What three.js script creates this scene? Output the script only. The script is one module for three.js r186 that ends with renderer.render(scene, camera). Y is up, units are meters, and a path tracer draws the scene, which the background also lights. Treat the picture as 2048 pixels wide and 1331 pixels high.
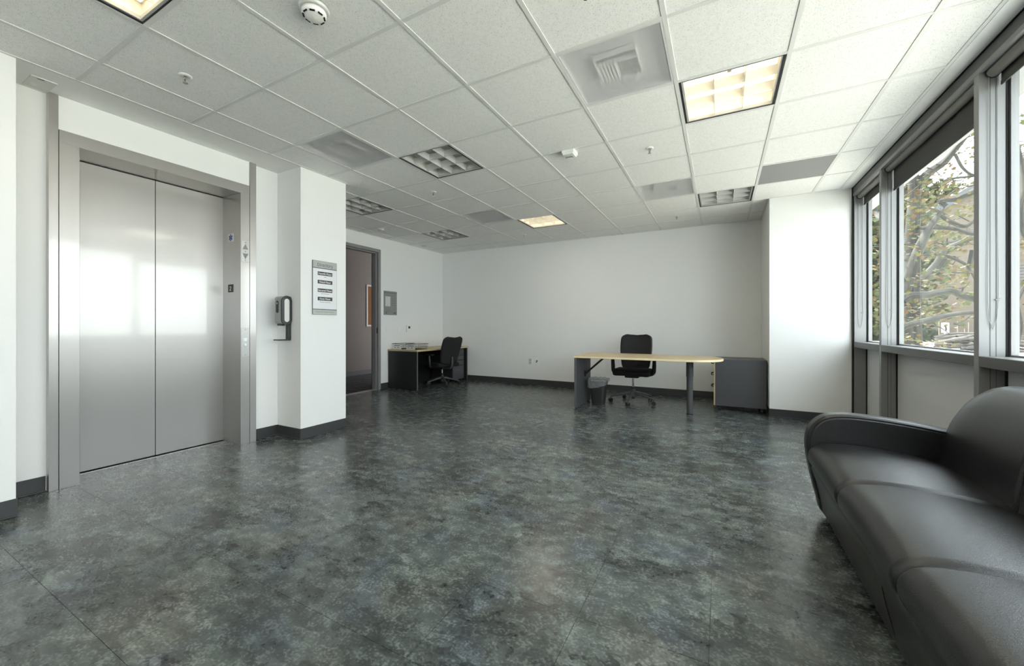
import * as THREE from 'three';
import { mergeGeometries, mergeVertices } from 'three/addons/utils/BufferGeometryUtils.js';
import { RoundedBoxGeometry } from 'three/addons/geometries/RoundedBoxGeometry.js';
import { RectAreaLightUniformsLib } from 'three/addons/lights/RectAreaLightUniformsLib.js';

// ---------------------------------------------------------------- camera, sky, exposure
const scene = new THREE.Scene();
const renderer = new THREE.WebGLRenderer({ antialias: true });
renderer.toneMapping = THREE.LinearToneMapping;
renderer.toneMappingExposure = 1.29;
renderer.shadowMap.enabled = true;
RectAreaLightUniformsLib.init();
const FOCAL = 787.2, EYE = 1.12, YAW = 0.4872, HC = 2.7075;      // focal length in pixels of the 2048 x 1331 frame
const camera = new THREE.PerspectiveCamera(2 * Math.atan(665.5 / FOCAL) * 180 / Math.PI, 2048 / 1331, 0.05, 300);
camera.setViewOffset(2048, 1331, 0, 13.05, 2048, 1331);
camera.position.set(0, EYE, 0);
camera.rotation.y = YAW;
camera.updateProjectionMatrix();
scene.add(camera);

const SKY = 6.9, LAMP = 4.8, SUN = 25;
let seed = 12345;
const rnd = () => { seed = (seed * 1664525 + 1013904223) >>> 0; return seed / 4294967296; };
const rr = (a, b) => a + (b - a) * rnd();
// tileable value noise
const hash = (x, y, s) => { let h = Math.imul(x, 374761393) ^ Math.imul(y, 668265263) ^ Math.imul(s, 1274126177); h = Math.imul(h ^ (h >>> 13), 1274126177); return ((h ^ (h >>> 16)) >>> 0) / 4294967296; };
function vnoise(x, y, p, s, q = p) {
  const xi = Math.floor(x), yi = Math.floor(y), fx = x - xi, fy = y - yi, u = fx * fx * (3 - 2 * fx), v = fy * fy * (3 - 2 * fy);
  const m = (k, n) => ((k % n) + n) % n, x0 = m(xi, p), x1 = m(xi + 1, p), y0 = m(yi, q), y1 = m(yi + 1, q);
  const a = hash(x0, y0, s), b = hash(x1, y0, s), c = hash(x0, y1, s), d = hash(x1, y1, s);
  return a + (b - a) * u + (c - a) * v + (a - b - c + d) * u * v;
}
function fbm(x, y, p, o, s, q = p) { let t = 0, a = 0.5, n = 0; for (let k = 0; k < o; k++) { t += a * vnoise(x, y, p, s + k * 7, q); n += a; a *= 0.5; x *= 2; y *= 2; p *= 2; q *= 2; } return t / n; }
function gnoise(x, y, p, s, q = p) { // tileable gradient noise, about 0..1
  const xi = Math.floor(x), yi = Math.floor(y), fx = x - xi, fy = y - yi, u = fx * fx * fx * (fx * (fx * 6 - 15) + 10), v = fy * fy * fy * (fy * (fy * 6 - 15) + 10);
  const g = (ix, iy, dx, dy) => { const a = hash(((ix % p) + p) % p, ((iy % q) + q) % q, s) * 6.28318; return Math.cos(a) * dx + Math.sin(a) * dy; };
  const a = g(xi, yi, fx, fy), b = g(xi + 1, yi, fx - 1, fy), c = g(xi, yi + 1, fx, fy - 1), d = g(xi + 1, yi + 1, fx - 1, fy - 1);
  return 0.5 + 0.72 * (a + (b - a) * u + (c - a) * v + (a - b - c + d) * u * v);
}
function gfbm(x, y, p, o, s, q = p) { let t = 0, a = 0.5, n = 0; for (let k = 0; k < o; k++) { t += a * gnoise(x, y, p, s + k * 7, q); n += a; a *= 0.55; x *= 2; y *= 2; p *= 2; q *= 2; } return t / n; }
{ // hazy pale blue sky with thin white cloud
  const W = 512, H = 256, d = new Float32Array(W * H * 4);
  for (let r = 0; r < H; r++) for (let c = 0; c < W; c++) {
    const up = ((r + 0.5) / H - 0.5) * 2, k = (r * W + c) * 4, n = fbm(c / W * 8, r / H * 8, 8, 4, 3);
    const cl = THREE.MathUtils.smoothstep(n, 0.35, 0.7) * 0.6, z = Math.max(0, up);
    const R = 0.76 - 0.10 * z, G = 0.80 - 0.06 * z, B = 0.875;
    d[k] = R + (0.88 - R) * cl; d[k + 1] = G + (0.89 - G) * cl; d[k + 2] = B + (0.93 - B) * cl; d[k + 3] = 1;
  }
  const t = new THREE.DataTexture(d, W, H, THREE.RGBAFormat, THREE.FloatType);
  t.mapping = THREE.EquirectangularReflectionMapping; t.magFilter = THREE.LinearFilter; t.wrapS = THREE.RepeatWrapping; t.needsUpdate = true;
  scene.background = t; scene.backgroundIntensity = SKY;
}

{ // hazy sun high behind the building: it lights the ground and the neighbours outside, not the room
  const sun = new THREE.DirectionalLight(0xfff6ea, SUN); sun.name = 'sun'; sun.position.set(-22, 36, -24); sun.target.position.set(8, 0, -12); scene.add(sun, sun.target);
  sun.castShadow = true; sun.shadow.radius = 8; sun.shadow.mapSize.set(2048, 2048); Object.assign(sun.shadow.camera, { left: -60, right: 60, top: 60, bottom: -60, near: 1, far: 140 });
}

// ---------------------------------------------------------------- helpers (X right, Y up, Z = distance along the room, three's z = -Z)
const names = {};
const numbered = (n) => { const k = names[n] = (names[n] ?? -1) + 1; return k ? n + '_' + String(k).padStart(3, '0') : n; };
const shade = (m) => { m.castShadow = m.receiveShadow = true; return m; };
function mesh(name, geo, mat, parent) { const m = shade(new THREE.Mesh(Array.isArray(geo) ? merge(geo) : geo, mat)); m.name = name; if (parent) parent.add(m); return m; }
function merge(list) { return list.length === 1 ? list[0] : mergeGeometries(list.map((g) => { const q = g.index ? g.toNonIndexed() : g; for (const k of Object.keys(q.attributes)) if (!['position', 'normal', 'uv'].includes(k)) q.deleteAttribute(k); return q; })); }
function thing(name, label, category, group, pos = [0, 0, 0], turn = 0) {
  const o = new THREE.Group(); o.name = numbered(name); o.position.set(pos[0], pos[1], -pos[2]); o.rotation.y = turn;
  o.userData = { label, category }; if (group) o.userData.group = group; scene.add(o); return o;
}
function tag(o, label, category, group) { o.name = numbered(o.name); o.userData = { label, category }; if (group) o.userData.group = group; scene.add(o); return o; }
function struct(name, label, category) { const o = new THREE.Group(); o.name = name; o.userData = { kind: 'structure', label, category }; scene.add(o); return o; }
function structMesh(name, geo, mat, label, category) { const m = mesh(name, geo, mat); m.userData = { kind: 'structure', label, category }; scene.add(m); return m; }
// box with uv in metres; Z counted along the room
function bx(x0, x1, y0, y1, Z0, Z1) {
  const z0 = -Math.max(Z0, Z1), z1 = -Math.min(Z0, Z1);
  const g = new THREE.BoxGeometry(x1 - x0, y1 - y0, z1 - z0); g.translate((x0 + x1) / 2, (y0 + y1) / 2, (z0 + z1) / 2);
  return metric(g);
}
function metric(g) {
  const p = g.attributes.position, n = g.attributes.normal, uv = new Float32Array(p.count * 2);
  for (let k = 0; k < p.count; k++) {
    const ax = Math.abs(n.getX(k)), ay = Math.abs(n.getY(k)), az = Math.abs(n.getZ(k));
    if (ay >= ax && ay >= az) { uv[2 * k] = p.getX(k); uv[2 * k + 1] = p.getZ(k); } else if (ax >= az) { uv[2 * k] = p.getZ(k); uv[2 * k + 1] = p.getY(k); } else { uv[2 * k] = p.getX(k); uv[2 * k + 1] = p.getY(k); }
  }
  g.setAttribute('uv', new THREE.BufferAttribute(uv, 2)); return g;
}
// box with rounded edges, centre given by ranges
function rbx(x0, x1, y0, y1, Z0, Z1, r = 0.004, seg = 2) { const g = new RoundedBoxGeometry(x1 - x0, y1 - y0, Z1 - Z0, seg, r); g.translate((x0 + x1) / 2, (y0 + y1) / 2, -(Z0 + Z1) / 2); return metric(g); }
const V = (x, y, Z) => new THREE.Vector3(x, y, -Z);
function cyl(a, b, r0, r1 = r0, seg = 20) { const d = b.clone().sub(a), g = new THREE.CylinderGeometry(r1, r0, d.length(), seg); g.applyQuaternion(new THREE.Quaternion().setFromUnitVectors(new THREE.Vector3(0, 1, 0), d.clone().normalize())); const m = a.clone().add(b).multiplyScalar(0.5); g.translate(m.x, m.y, m.z); return g; }
function tube(pts, r, seg = 24, rad = 8, closed = false) { return new THREE.TubeGeometry(new THREE.CatmullRomCurve3(pts, closed, 'centripetal'), seg, r, rad, closed); }
function taper(pts, radii, seg = 24, rad = 8) { // swept tube whose radius runs through the list
  const c = new THREE.CatmullRomCurve3(pts, false, 'centripetal'), g = new THREE.TubeGeometry(c, seg, 1, rad, false), p = g.attributes.position;
  for (let i = 0; i <= seg; i++) { const t = i / seg, q = c.getPointAt(t), f = t * (radii.length - 1), k = Math.min(radii.length - 2, Math.floor(f)), r = radii[k] + (radii[k + 1] - radii[k]) * (f - k);
    for (let j = 0; j <= rad; j++) { const n = i * (rad + 1) + j; p.setXYZ(n, q.x + (p.getX(n) - q.x) * r, q.y + (p.getY(n) - q.y) * r, q.z + (p.getZ(n) - q.z) * r); } }
  g.computeVertexNormals(); return g;
}
// skin through closed loops of Vector3, with caps
function loft(loops, cap = true) {
  const n = loops[0].length, pos = [], idx = [], uv = [];
  let along = 0;
  loops.forEach((L, i) => { if (i) along += L[0].distanceTo(loops[i - 1][0]); let round = 0; for (let j = 0; j <= n; j++) { const q = L[j % n]; if (j) round += q.distanceTo(L[(j - 1) % n]); pos.push(q.x, q.y, q.z); uv.push(round, along); } });
  for (let i = 0; i + 1 < loops.length; i++) for (let j = 0; j < n; j++) { const a = i * (n + 1) + j, b = a + 1, c = a + n + 1, d = c + 1; idx.push(a, c, b, b, c, d); }
  if (cap) for (const i of [0, loops.length - 1]) { const m = loops[i].reduce((s, q) => s.add(q), new THREE.Vector3()).multiplyScalar(1 / n), k = pos.length / 3; pos.push(m.x, m.y, m.z); uv.push(m.x + m.z, m.y); for (const q of loops[i]) { pos.push(q.x, q.y, q.z); uv.push(q.x + q.z, q.y); } for (let j = 0; j < n; j++) { const e = k + 1 + j, f = k + 1 + (j + 1) % n; i ? idx.push(k, e, f) : idx.push(k, f, e); } }
  const g = new THREE.BufferGeometry(); g.setAttribute('position', new THREE.Float32BufferAttribute(pos, 3)); g.setAttribute('uv', new THREE.Float32BufferAttribute(uv, 2)); g.setIndex(idx);
  g.computeVertexNormals();
  const N = g.attributes.normal; // close the seam of each loop
  for (let i = 0; i < loops.length; i++) { const a = i * (n + 1), b = a + n, v = new THREE.Vector3(N.getX(a) + N.getX(b), N.getY(a) + N.getY(b), N.getZ(a) + N.getZ(b)).normalize(); N.setXYZ(a, v.x, v.y, v.z); N.setXYZ(b, v.x, v.y, v.z); }
  return g;
}
function smoothLoop(pts, n) { const c = new THREE.CatmullRomCurve3(pts.map(([x, y]) => new THREE.Vector3(x, y, 0)), true, 'centripetal'); return Array.from({ length: n }, (_, k) => { const q = c.getPointAt(k / n); return [q.x, q.y]; }); }
function inset(loop, d) { const n = loop.length; let area = 0; loop.forEach((p, i) => { const q = loop[(i + 1) % n]; area += p[0] * q[1] - q[0] * p[1]; }); const s = area > 0 ? 1 : -1; return loop.map((p, i) => { const a = loop[(i + n - 1) % n], b = loop[(i + 1) % n], tx = b[0] - a[0], ty = b[1] - a[1], l = Math.hypot(tx, ty) || 1; return [p[0] - s * ty / l * d, p[1] + s * tx / l * d]; }); }
// a padded body: an x-y outline swept along Z from Z0 to Z1 with rounded ends of radius r
function padded(loop, Z0, Z1, r, shape = (x, y, Z) => [x, y]) {
  const st = [], K = 7; for (let k = 0; k <= K; k++) { const a = k / K * Math.PI / 2; st.push([Z0 + r * (1 - Math.sin(a)) * 1, r * (1 - Math.cos(Math.PI / 2 - a))]); }
  const zs = []; for (let k = 0; k <= K; k++) { const a = (0.12 + 0.88 * k / K) * Math.PI / 2; zs.push([r * (1 - Math.cos(a)), r * (1 - Math.sin(a))]); }
  const secs = []; for (const [dz, di] of zs) secs.push([Z0 + dz, di]);
  const M = 10; for (let k = 1; k < M; k++) secs.push([Z0 + r + (Z1 - Z0 - 2 * r) * k / M, 0]);
  for (const [dz, di] of zs.slice().reverse()) secs.push([Z1 - dz, di]);
  return loft(secs.map(([Z, di]) => inset(loop, di).map(([x, y]) => { const q = shape(x, y, Z); return V(q[0], q[1], q[2] ?? Z); })));
}
// an x-Z outline raised from y0 to y1 with a small bevel
function slab(pts, y0, y1, bev = 0.004, curve = 12) {
  const s = new THREE.Shape(); pts(s);
  const g = new THREE.ExtrudeGeometry(s, { depth: y1 - y0 - 2 * bev, bevelEnabled: bev > 0, bevelThickness: bev, bevelSize: bev, bevelOffset: -bev, bevelSegments: 2, curveSegments: curve });
  g.rotateX(-Math.PI / 2); g.translate(0, y0 + bev, 0); return metric(g);      // shape's y is Z: after the turn z = -Z
}
// photograph pixel to a point on the plane Z = const
function pix(px, py, Z) { const u = (px - 1024) / FOCAL, v = (652.45 - py) / FOCAL, c = Math.cos(YAW), s = Math.sin(YAW), t = Z / (u * s + c); return V((u * c - s) * t, EYE + v * t, Z); }

// ---------------------------------------------------------------- textures and materials
function dataTex(W, H, fn, srgb = true) {
  const d = new Uint8Array(W * H * 4);
  for (let y = 0; y < H; y++) for (let x = 0; x < W; x++) { const q = fn(x, y), k = (y * W + x) * 4; d[k] = Math.max(0, Math.min(255, q[0])); d[k + 1] = Math.max(0, Math.min(255, q[1])); d[k + 2] = Math.max(0, Math.min(255, q[2])); d[k + 3] = 255; }
  const t = new THREE.DataTexture(d, W, H); t.magFilter = THREE.LinearFilter; t.minFilter = THREE.LinearMipmapLinearFilter; t.generateMipmaps = true; t.wrapS = t.wrapT = THREE.RepeatWrapping; if (srgb) t.colorSpace = THREE.SRGBColorSpace; t.needsUpdate = true; return t;
}
function canvasTex(w, h, draw) { const c = document.createElement('canvas'); c.width = w; c.height = h; draw(c.getContext('2d'), w, h); const t = new THREE.CanvasTexture(c); t.colorSpace = THREE.SRGBColorSpace; return t; }
const rep = (t, s) => { const q = t.clone(); q.repeat.set(1 / s, 1 / s); q.needsUpdate = true; return q; };
const std = (hex, rough = 0.6, metal = 0, extra = {}) => new THREE.MeshPhysicalMaterial({ color: hex, roughness: rough, metalness: metal, ...extra });

const peelT = dataTex(256, 256, (x, y) => { const v = 255 * fbm(x / 8, y / 8, 32, 3, 5); return [v, v, v]; }, false);
const fissT = (() => { // mineral fibre: pin holes and short fissures
  const N = 768, a = new Float32Array(N * N).fill(1);
  for (let k = 0; k < 5200; k++) { const x = rnd() * N, y = rnd() * N, l = rnd() < 0.9 ? rr(0.5, 1.3) : rr(1.5, 3), w = rr(0.6, 1.2), th = rnd() * 6.28, dp = rr(0.1, 0.62);
    for (let s = -l; s <= l; s += 0.5) for (let oy = -2; oy <= 2; oy++) for (let ox = -2; ox <= 2; ox++) { const px = x + Math.cos(th) * s, py = y + Math.sin(th) * s, ix = Math.round(px) + ox, iy = Math.round(py) + oy, d = Math.hypot(ix - px, iy - py); if (d < w + 0.5) { const q = ((iy + N) % N) * N + (ix + N) % N; a[q] = Math.min(a[q], 1 - dp * Math.min(1, w + 0.5 - d)); } } }
  return { N, a };
})();
const ceilC = dataTex(768, 768, (x, y) => { const g = 241 + 6 * (fbm(x / 24, y / 24, 32, 2, 9) - 0.5), v = g * (0.45 + 0.55 * fissT.a[y * 768 + x]); return [v, v, v - 2]; });
const ceilB = dataTex(768, 768, (x, y) => { const v = 255 * fissT.a[y * 768 + x]; return [v, v, v]; }, false);
function flakes(x, y, p, q, s) { // nearest cell of a jittered grid: its tone and how near its border is
  const xi = Math.floor(x), yi = Math.floor(y); let d1 = 9, d2 = 9, tone = 0;
  for (let j = -1; j <= 1; j++) for (let i = -1; i <= 1; i++) { const cx = (((xi + i) % p) + p) % p, cy = (((yi + j) % q) + q) % q, dx = xi + i + hash(cx, cy, s) - x, dy = yi + j + hash(cx, cy, s + 1) - y, d = Math.sqrt(dx * dx + dy * dy); if (d < d1) { d2 = d1; d1 = d; tone = hash(cx, cy, s + 2); } else if (d < d2) d2 = d; }
  return [tone, d2 - d1];
}
const slate = (() => { // cleft slate print in grey green, with darker scales and pale flecks; 2.7 m of pattern
  const N = 1024, col = new Uint8Array(N * N * 4), gl = new Uint8Array(N * N * 4);
  for (let y = 0; y < N; y++) for (let x = 0; x < N; x++) {
    const u = x / N, v = y / N, f2 = gfbm(u * 30, v * 44, 30, 4, 53, 44), f3 = gnoise(u * 240, v * 330, 240, 67, 330), w1 = gfbm(u * 52, v * 70, 52, 2, 21, 70) - 0.5, w2 = gfbm(u * 52, v * 70, 52, 2, 37, 70) - 0.5, big = gnoise(u * 6, v * 6, 6, 71);
    const A = flakes(u * 15 + w1 * 2.0, v * 26 + w2 * 2.0, 15, 26, 5), B = flakes(u * 44 + w1 * 4.2, v * 84 + w2 * 4.2, 44, 84, 9);
    let L = 84 + 30 * (A[0] - 0.5) + 26 * (B[0] - 0.5) + 70 * (f2 - 0.5) + 26 * (f3 - 0.5) + 20 * (big - 0.5);
    if (B[1] < 0.10) L += (B[0] > 0.6 ? 9 : -9) * (1 - B[1] / 0.10);                // lips of the small scales
    if (A[1] < 0.05) L += (A[0] > 0.55 ? 14 : -14) * (1 - A[1] / 0.05);
    const br = THREE.MathUtils.smoothstep(big, 0.6, 0.8) * 0.6, bl = THREE.MathUtils.smoothstep(gnoise(u * 11, v * 11, 11, 113), 0.55, 0.8), k = (y * N + x) * 4;
    col[k] = Math.max(16, Math.min(190, L * (0.955 + 0.05 * br - 0.03 * bl))); col[k + 1] = Math.max(18, Math.min(190, L * (1.03 - 0.02 * br - 0.02 * bl))); col[k + 2] = Math.max(18, Math.min(190, L * (1.0 - 0.05 * br + 0.05 * bl))); col[k + 3] = 255;
    gl[k] = gl[k + 1] = gl[k + 2] = 66 + 30 * (f2 - 0.5) + 24 * (f3 - 0.5); gl[k + 3] = 255;
  }
  const mk = (d, s) => { const t = new THREE.DataTexture(d, N, N); t.magFilter = THREE.LinearFilter; t.minFilter = THREE.LinearMipmapLinearFilter; t.generateMipmaps = true; t.wrapS = t.wrapT = THREE.RepeatWrapping; if (s) t.colorSpace = THREE.SRGBColorSpace; t.needsUpdate = true; return rep(t, 2.7); };
  return [mk(col, true), mk(gl, false)];
})();
const brushT = dataTex(512, 64, (x, y) => { const v = 128 + 70 * (vnoise(x / 1.5, y / 64, 341, 7) - 0.5) + 50 * (vnoise(x / 6, y / 32, 85, 8) - 0.5); return [v, v, v]; }, false);
const grainT = dataTex(512, 512, (x, y) => { const v = 255 * (0.5 * fbm(x / 6, y / 6, 85, 2, 11) + 0.5 * Math.abs(fbm(x / 14, y / 14, 36, 3, 13) - 0.5) * 2); return [v, v, v]; }, false);
const mapleT = dataTex(512, 512, (x, y) => { const w = fbm(x / 64, y / 16, 32, 3, 17) * 5, g = 0.5 + 0.5 * Math.sin((y / 512 * 34 + w) * 6.28), f = vnoise(x / 24, y / 1.3, 394, 19), v = 0.86 + 0.07 * g * f + 0.05 * (f - 0.5); return [226 * v, 202 * v, 156 * v]; });
const carpetT = dataTex(256, 256, (x, y) => { const s = vnoise(x / 64, y / 5, 52, 23), f = hash(x, y, 5), v = 24 + 20 * f + (s > 0.66 ? 34 : 0); return [v, v * 0.97, v * 0.94]; });
const corkT = dataTex(128, 128, (x, y) => { const v = 0.8 + 0.4 * hash(x >> 1, y >> 1, 31); return [92 * v, 56 * v, 17 * v]; });
const barkT = dataTex(256, 256, (x, y) => { const n = fbm(x / 32, y / 40, 32, 4, 29), v = n > 0.55 ? 52 : n > 0.45 ? 42 : 33; return [v, v * 0.97, v * 0.86]; });
const stuccoT = dataTex(256, 256, (x, y) => { const v = 0.95 + 0.1 * (fbm(x / 16, y / 16, 16, 4, 43) - 0.5); return [98 * v, 88 * v, 77 * v]; });
const wood2T = dataTex(64, 64, (x, y) => { const v = 60 + 30 * fbm(x / 4, y / 16, 64, 3, 47); return [v, v * 0.95, v * 0.9]; });

const M = {
  wall: std(0xeeeeec, 0.62, 0, { bumpMap: rep(peelT, 0.35), bumpScale: 0.0004 }),
  tile: std(0xffffff, 0.95, 0, { map: rep(ceilC, 0.6096), bumpMap: rep(ceilB, 0.6096), bumpScale: 0.0012 }),
  grid: std(0xdededc, 0.5), plenum: std(0x8c8c8c, 0.9),
  floor: std(0xffffff, 1, 0, { map: slate[0], roughnessMap: slate[1] }),
  grout: std(0x2c302f, 0.8), base: std(0x3d3d3e, 0.42), slabM: std(0x9a9a9a, 0.9),
  steel: std(0xb2afab, 0.46, 1, { clearcoat: 1, clearcoatRoughness: 0.07, anisotropy: 0.6, anisotropyRotation: 0, bumpMap: rep(brushT, 0.5), bumpScale: 0.00002 }),
  steelEdge: std(0xd8d6d2, 0.25, 1), dark: std(0x101010, 0.6), gap: std(0x0a0a0a, 0.9),
  alu: std(0x868685, 0.42, 0.35), aluDark: std(0x5c5c5b, 0.5, 0.3), gasket: std(0x141414, 0.7), panel: std(0xcfcfcf, 0.55),
  glass: new THREE.MeshPhysicalMaterial({ color: 0xf4f8f6, roughness: 0, transmission: 1, thickness: 0, ior: 1.5, specularIntensity: 0.35 }),
  shadeF: std(0x4c4b49, 0.9, 0, { bumpMap: rep(grainT, 0.1), bumpScale: 0.0002 }), shadeR: std(0x77756f, 0.6),
  troffer: std(0xe8e8e4, 0.35), trofferT: std(0x1c1c1c, 0.6), flange: std(0xb9b9b7, 0.5), louver: std(0xcfcfcd, 0.3, 0.25),
  tubeOff: std(0xf0f0ee, 0.3), tubeOn: std(0xffffff, 0.4, 0, { emissive: 0xfff2d4, emissiveIntensity: 3 }), glow: std(0xfff4dc, 0.5, 0, { emissive: 0xffebbe, emissiveIntensity: 1.5 }),
  perf: std(0xe4e4e6, 0.6, 0, { transparent: true, opacity: 0.42, side: THREE.DoubleSide }), perfD: std(0x8f8f90, 0.7), vent: std(0xd6d6d6, 0.6), ventD: std(0x505052, 0.8),
  white: std(0xf0f0ec, 0.45), offwhite: std(0xdadad6, 0.5), chrome: std(0xd2d2d2, 0.18, 1), red: std(0xa83a30, 0.4),
  leather: std(0x161618, 0.28, 0, { ior: 1.65, bumpMap: rep(grainT, 0.11), bumpScale: 0.0006, specularIntensity: 0.9 }), piping: std(0x161617, 0.45),
  lamB: std(0x232324, 0.5), lamG: std(0x4b4b4e, 0.45), lamE: std(0x5a5a5c, 0.5), maple: std(0xffffff, 0.4, 0, { map: rep(mapleT, 0.7) }), mapleEdge: std(0xf1dfb6, 0.45),
  blackP: std(0x1b1b1c, 0.45), greyP: std(0x48484a, 0.42), fabric: std(0x0f0f10, 0.85, 0, { bumpMap: rep(grainT, 0.05), bumpScale: 0.0006 }), mesh: std(0x171718, 0.75, 0, { bumpMap: rep(grainT, 0.04), bumpScale: 0.0008 }),
  bin: std(0x2e2e2f, 0.4), liner: std(0xe6e9ea, 0.08, 0, { transmission: 0.82, thickness: 0, ior: 1.5, side: THREE.DoubleSide }),
  wire: std(0x141414, 0.35, 0.5), frameGrey: std(0x8b8b8a, 0.42), hall: std(0x5a534d, 0.8), carpet: std(0xffffff, 0.98, 0, { map: rep(carpetT, 1.2) }), cork: std(0xffffff, 0.9, 0, { map: rep(corkT, 0.3) }),
  satin: std(0xb4b4b2, 0.35, 0.6), dispenser: std(0xa9a9a8, 0.35, 0.3), dispDark: std(0x353534, 0.4),
  stucco: std(0xffffff, 0.95, 0, { map: rep(stuccoT, 2) }), roof: std(0x4c4e52, 0.9), louvDark: std(0x55585c, 0.8), ground: std(0xc9c5bb, 1), bark: std(0xffffff, 0.9, 0, { map: rep(barkT, 0.9) }), bark2: std(0x2b271e, 0.95), stake: std(0x4a443c, 0.9), wood: std(0xffffff, 0.9, 0, { map: wood2T }),
};
const leafM = [0x484a16, 0x544a18, 0x3d4514, 0x503714].map((c) => std(c, 0.7, 0, { transmission: 0.25, thickness: 0, side: THREE.DoubleSide }));
const greenM = [0x323b1c, 0x424420, 0x4c4220, 0x262f17].map((c) => std(c, 0.85, 0, { side: THREE.DoubleSide }));

// ---------------------------------------------------------------- room shell
const XL = -3.68, XR = -4.06, XF = -5.36, ZB = 6.88, ZN = -3.9, XP = 0.535, ZP = 5.80, XW = 1.335, XG = 1.47;
const ZR0 = 0.683, ZC0 = 2.468, ZC1 = 3.0;                        // lift recess and the column after it
{ // floor: a screed and 18 inch slate look tiles
  const f = struct('floor', 'grey green slate patterned tile floor with a dull sheen', 'floor');
  mesh('screed', [bx(XF - 0.1, 1.6, -0.25, -0.003, ZN - 0.1, ZB + 0.1)], M.grout, f);
  const T = 0.4525, X0 = -3.655, Z0 = 1.007, gap = 0.0009, rest = [];
  const put = (x0, x1, Z0_, Z1_) => { const w = x1 - x0, d = Z1_ - Z0_; if (w < 0.004 || d < 0.004) return;
    const g = bx(gap, w - gap, -0.003, 0, gap, d - gap), uv = g.attributes.uv; for (let q = 0; q < uv.count; q++) uv.setXY(q, uv.getX(q) + x0, uv.getY(q) - Z0_);
    if (Z1_ < 0.2) { rest.push(g.clone().translate(x0, 0, -Z0_)); return; } const m = mesh('floor_tile', g, M.floor, f); m.position.set(x0, 0, -Z0_); };
  for (let i = -5; i < 13; i++) for (let j = -12; j < 14; j++) {
    const x0 = X0 + i * T, x1 = x0 + T, a = Z0 + j * T, b = a + T;
    const lim = (xa, xb, za, zb) => put(Math.max(x0, xa), Math.min(x1, xb), Math.max(a, za), Math.min(b, zb));
    if (x1 <= XL + 0.03) { if (b > ZC1) lim(XF, x1, ZC1, ZB); if (b > ZR0 && a < ZC0) lim(-4.34, x1, ZR0, ZC0); if (x1 > XL) { if (a < ZR0) lim(XL, x1, ZN, ZR0); if (b > ZC0 && a < ZC1) lim(XL, x1, ZC0, ZC1); } }
    else lim(XL, 1.5, ZN, ZB);
  }
  mesh('floor_tiles_behind', rest, M.floor, f).userData.kind = 'stuff';
}
{ // walls
  const w = (n, g, l) => structMesh(n, g, M.wall, l, 'wall');
  w('wall_left', [bx(-4.4, XL, 0, HC + 0.1, ZN - 0.1, ZR0)], 'white painted wall before the lift recess');
  w('wall_recess', [bx(-4.4, XR, 0, HC + 0.1, ZR0, 0.885), bx(-4.4, XR, 0, HC + 0.1, 2.228, ZC0), bx(-4.4, -4.02, 2.474, HC + 0.1, 0.93, 2.17)], 'white wall around and above the steel lift entrance');
  w('wall_column', [bx(XF, XL, 0, HC + 0.1, ZC0, ZC1)], 'white wall block beside the lift carrying the directory');
  w('wall_shaft', [bx(-5.6, -5.5, 0, HC + 0.1, ZR0 - 0.2, ZC0 + 0.2), bx(-5.5, -4.4, 0, HC + 0.1, ZR0 - 0.2, ZR0 - 0.1)], 'lift shaft wall behind the steel doors');
  w('wall_far_left', [bx(XF - 0.14, XF, 0, HC + 0.1, ZC1, 4.05), bx(XF - 0.14, XF, 0, HC + 0.1, 5.06, ZB + 0.1), bx(XF - 0.14, XF, 2.44, HC + 0.1, 4.05, 5.06)], 'white wall with the open hallway doorway');
  w('wall_back', [bx(XF, 1.6, 0, HC + 0.1, ZB, ZB + 0.12)], 'long bare white wall at the far end');
  w('wall_pier', [bx(XP, 1.33, 0, HC + 0.1, ZP, ZB)], 'white pier projecting beside the windows');
  w('wall_rear', [bx(-4.4, 1.6, 0, HC + 0.1, ZN - 0.12, ZN)], 'white wall behind the viewer');
}
const BH = 0.105;
{ // rubber cove base
  const b = (n, list, l) => structMesh(n, list, M.base, l, 'baseboard');
  const run = (x0, x1, Z0, Z1, nx, nz) => { const t = 0.007, c = 0.018, o = []; // wall face along x (nz) or along Z (nx)
    if (nx) { o.push(rbx(nx > 0 ? x0 : x0 - t, nx > 0 ? x0 + t : x0, 0.001, BH, Z0, Z1, 0.002), rbx(nx > 0 ? x0 : x0 - c, nx > 0 ? x0 + c : x0, 0.001, 0.011, Z0, Z1, 0.003)); }
    else o.push(rbx(x0, x1, 0.001, BH, nz > 0 ? Z0 : Z0 - t, nz > 0 ? Z0 + t : Z0, 0.002), rbx(x0, x1, 0.001, 0.011, nz > 0 ? Z0 : Z0 - c, nz > 0 ? Z0 + c : Z0, 0.003));
    return o; };
  b('baseboard_left', run(XL, 0, ZN, ZR0 + 0.006, 1), 'charcoal rubber base along the near white wall');
  b('baseboard_recess', [...run(XR, 0, ZR0, 0.88, 1), ...run(XR, 0, 2.23, ZC0, 1), ...run(XR, XL + 0.006, ZC0, 0, 0, -1)], 'charcoal rubber base in the lift recess');
  b('baseboard_column', run(XL, 0, ZC0 - 0.006, ZC1 + 0.006, 1), 'charcoal rubber base under the directory sign');
  b('baseboard_far_left', [...run(XF, 0, ZC1, 4.0, 1), ...run(XF, 0, 5.1, ZB, 1)], 'charcoal rubber base along the doorway wall');
  b('baseboard_back', run(XF, XP, ZB, 0, 0, -1), 'charcoal rubber base along the far wall');
  b('baseboard_pier', [...run(XP, 1.32, ZP, 0, 0, -1), ...run(XP, 0, ZP, ZB, -1)], 'charcoal rubber base around the pier');
}
const TI = 0.6096, gx = (i) => -3.3024 + TI * i, gz = (j) => 1.5401 + TI * j, XE = 1.235;
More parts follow.
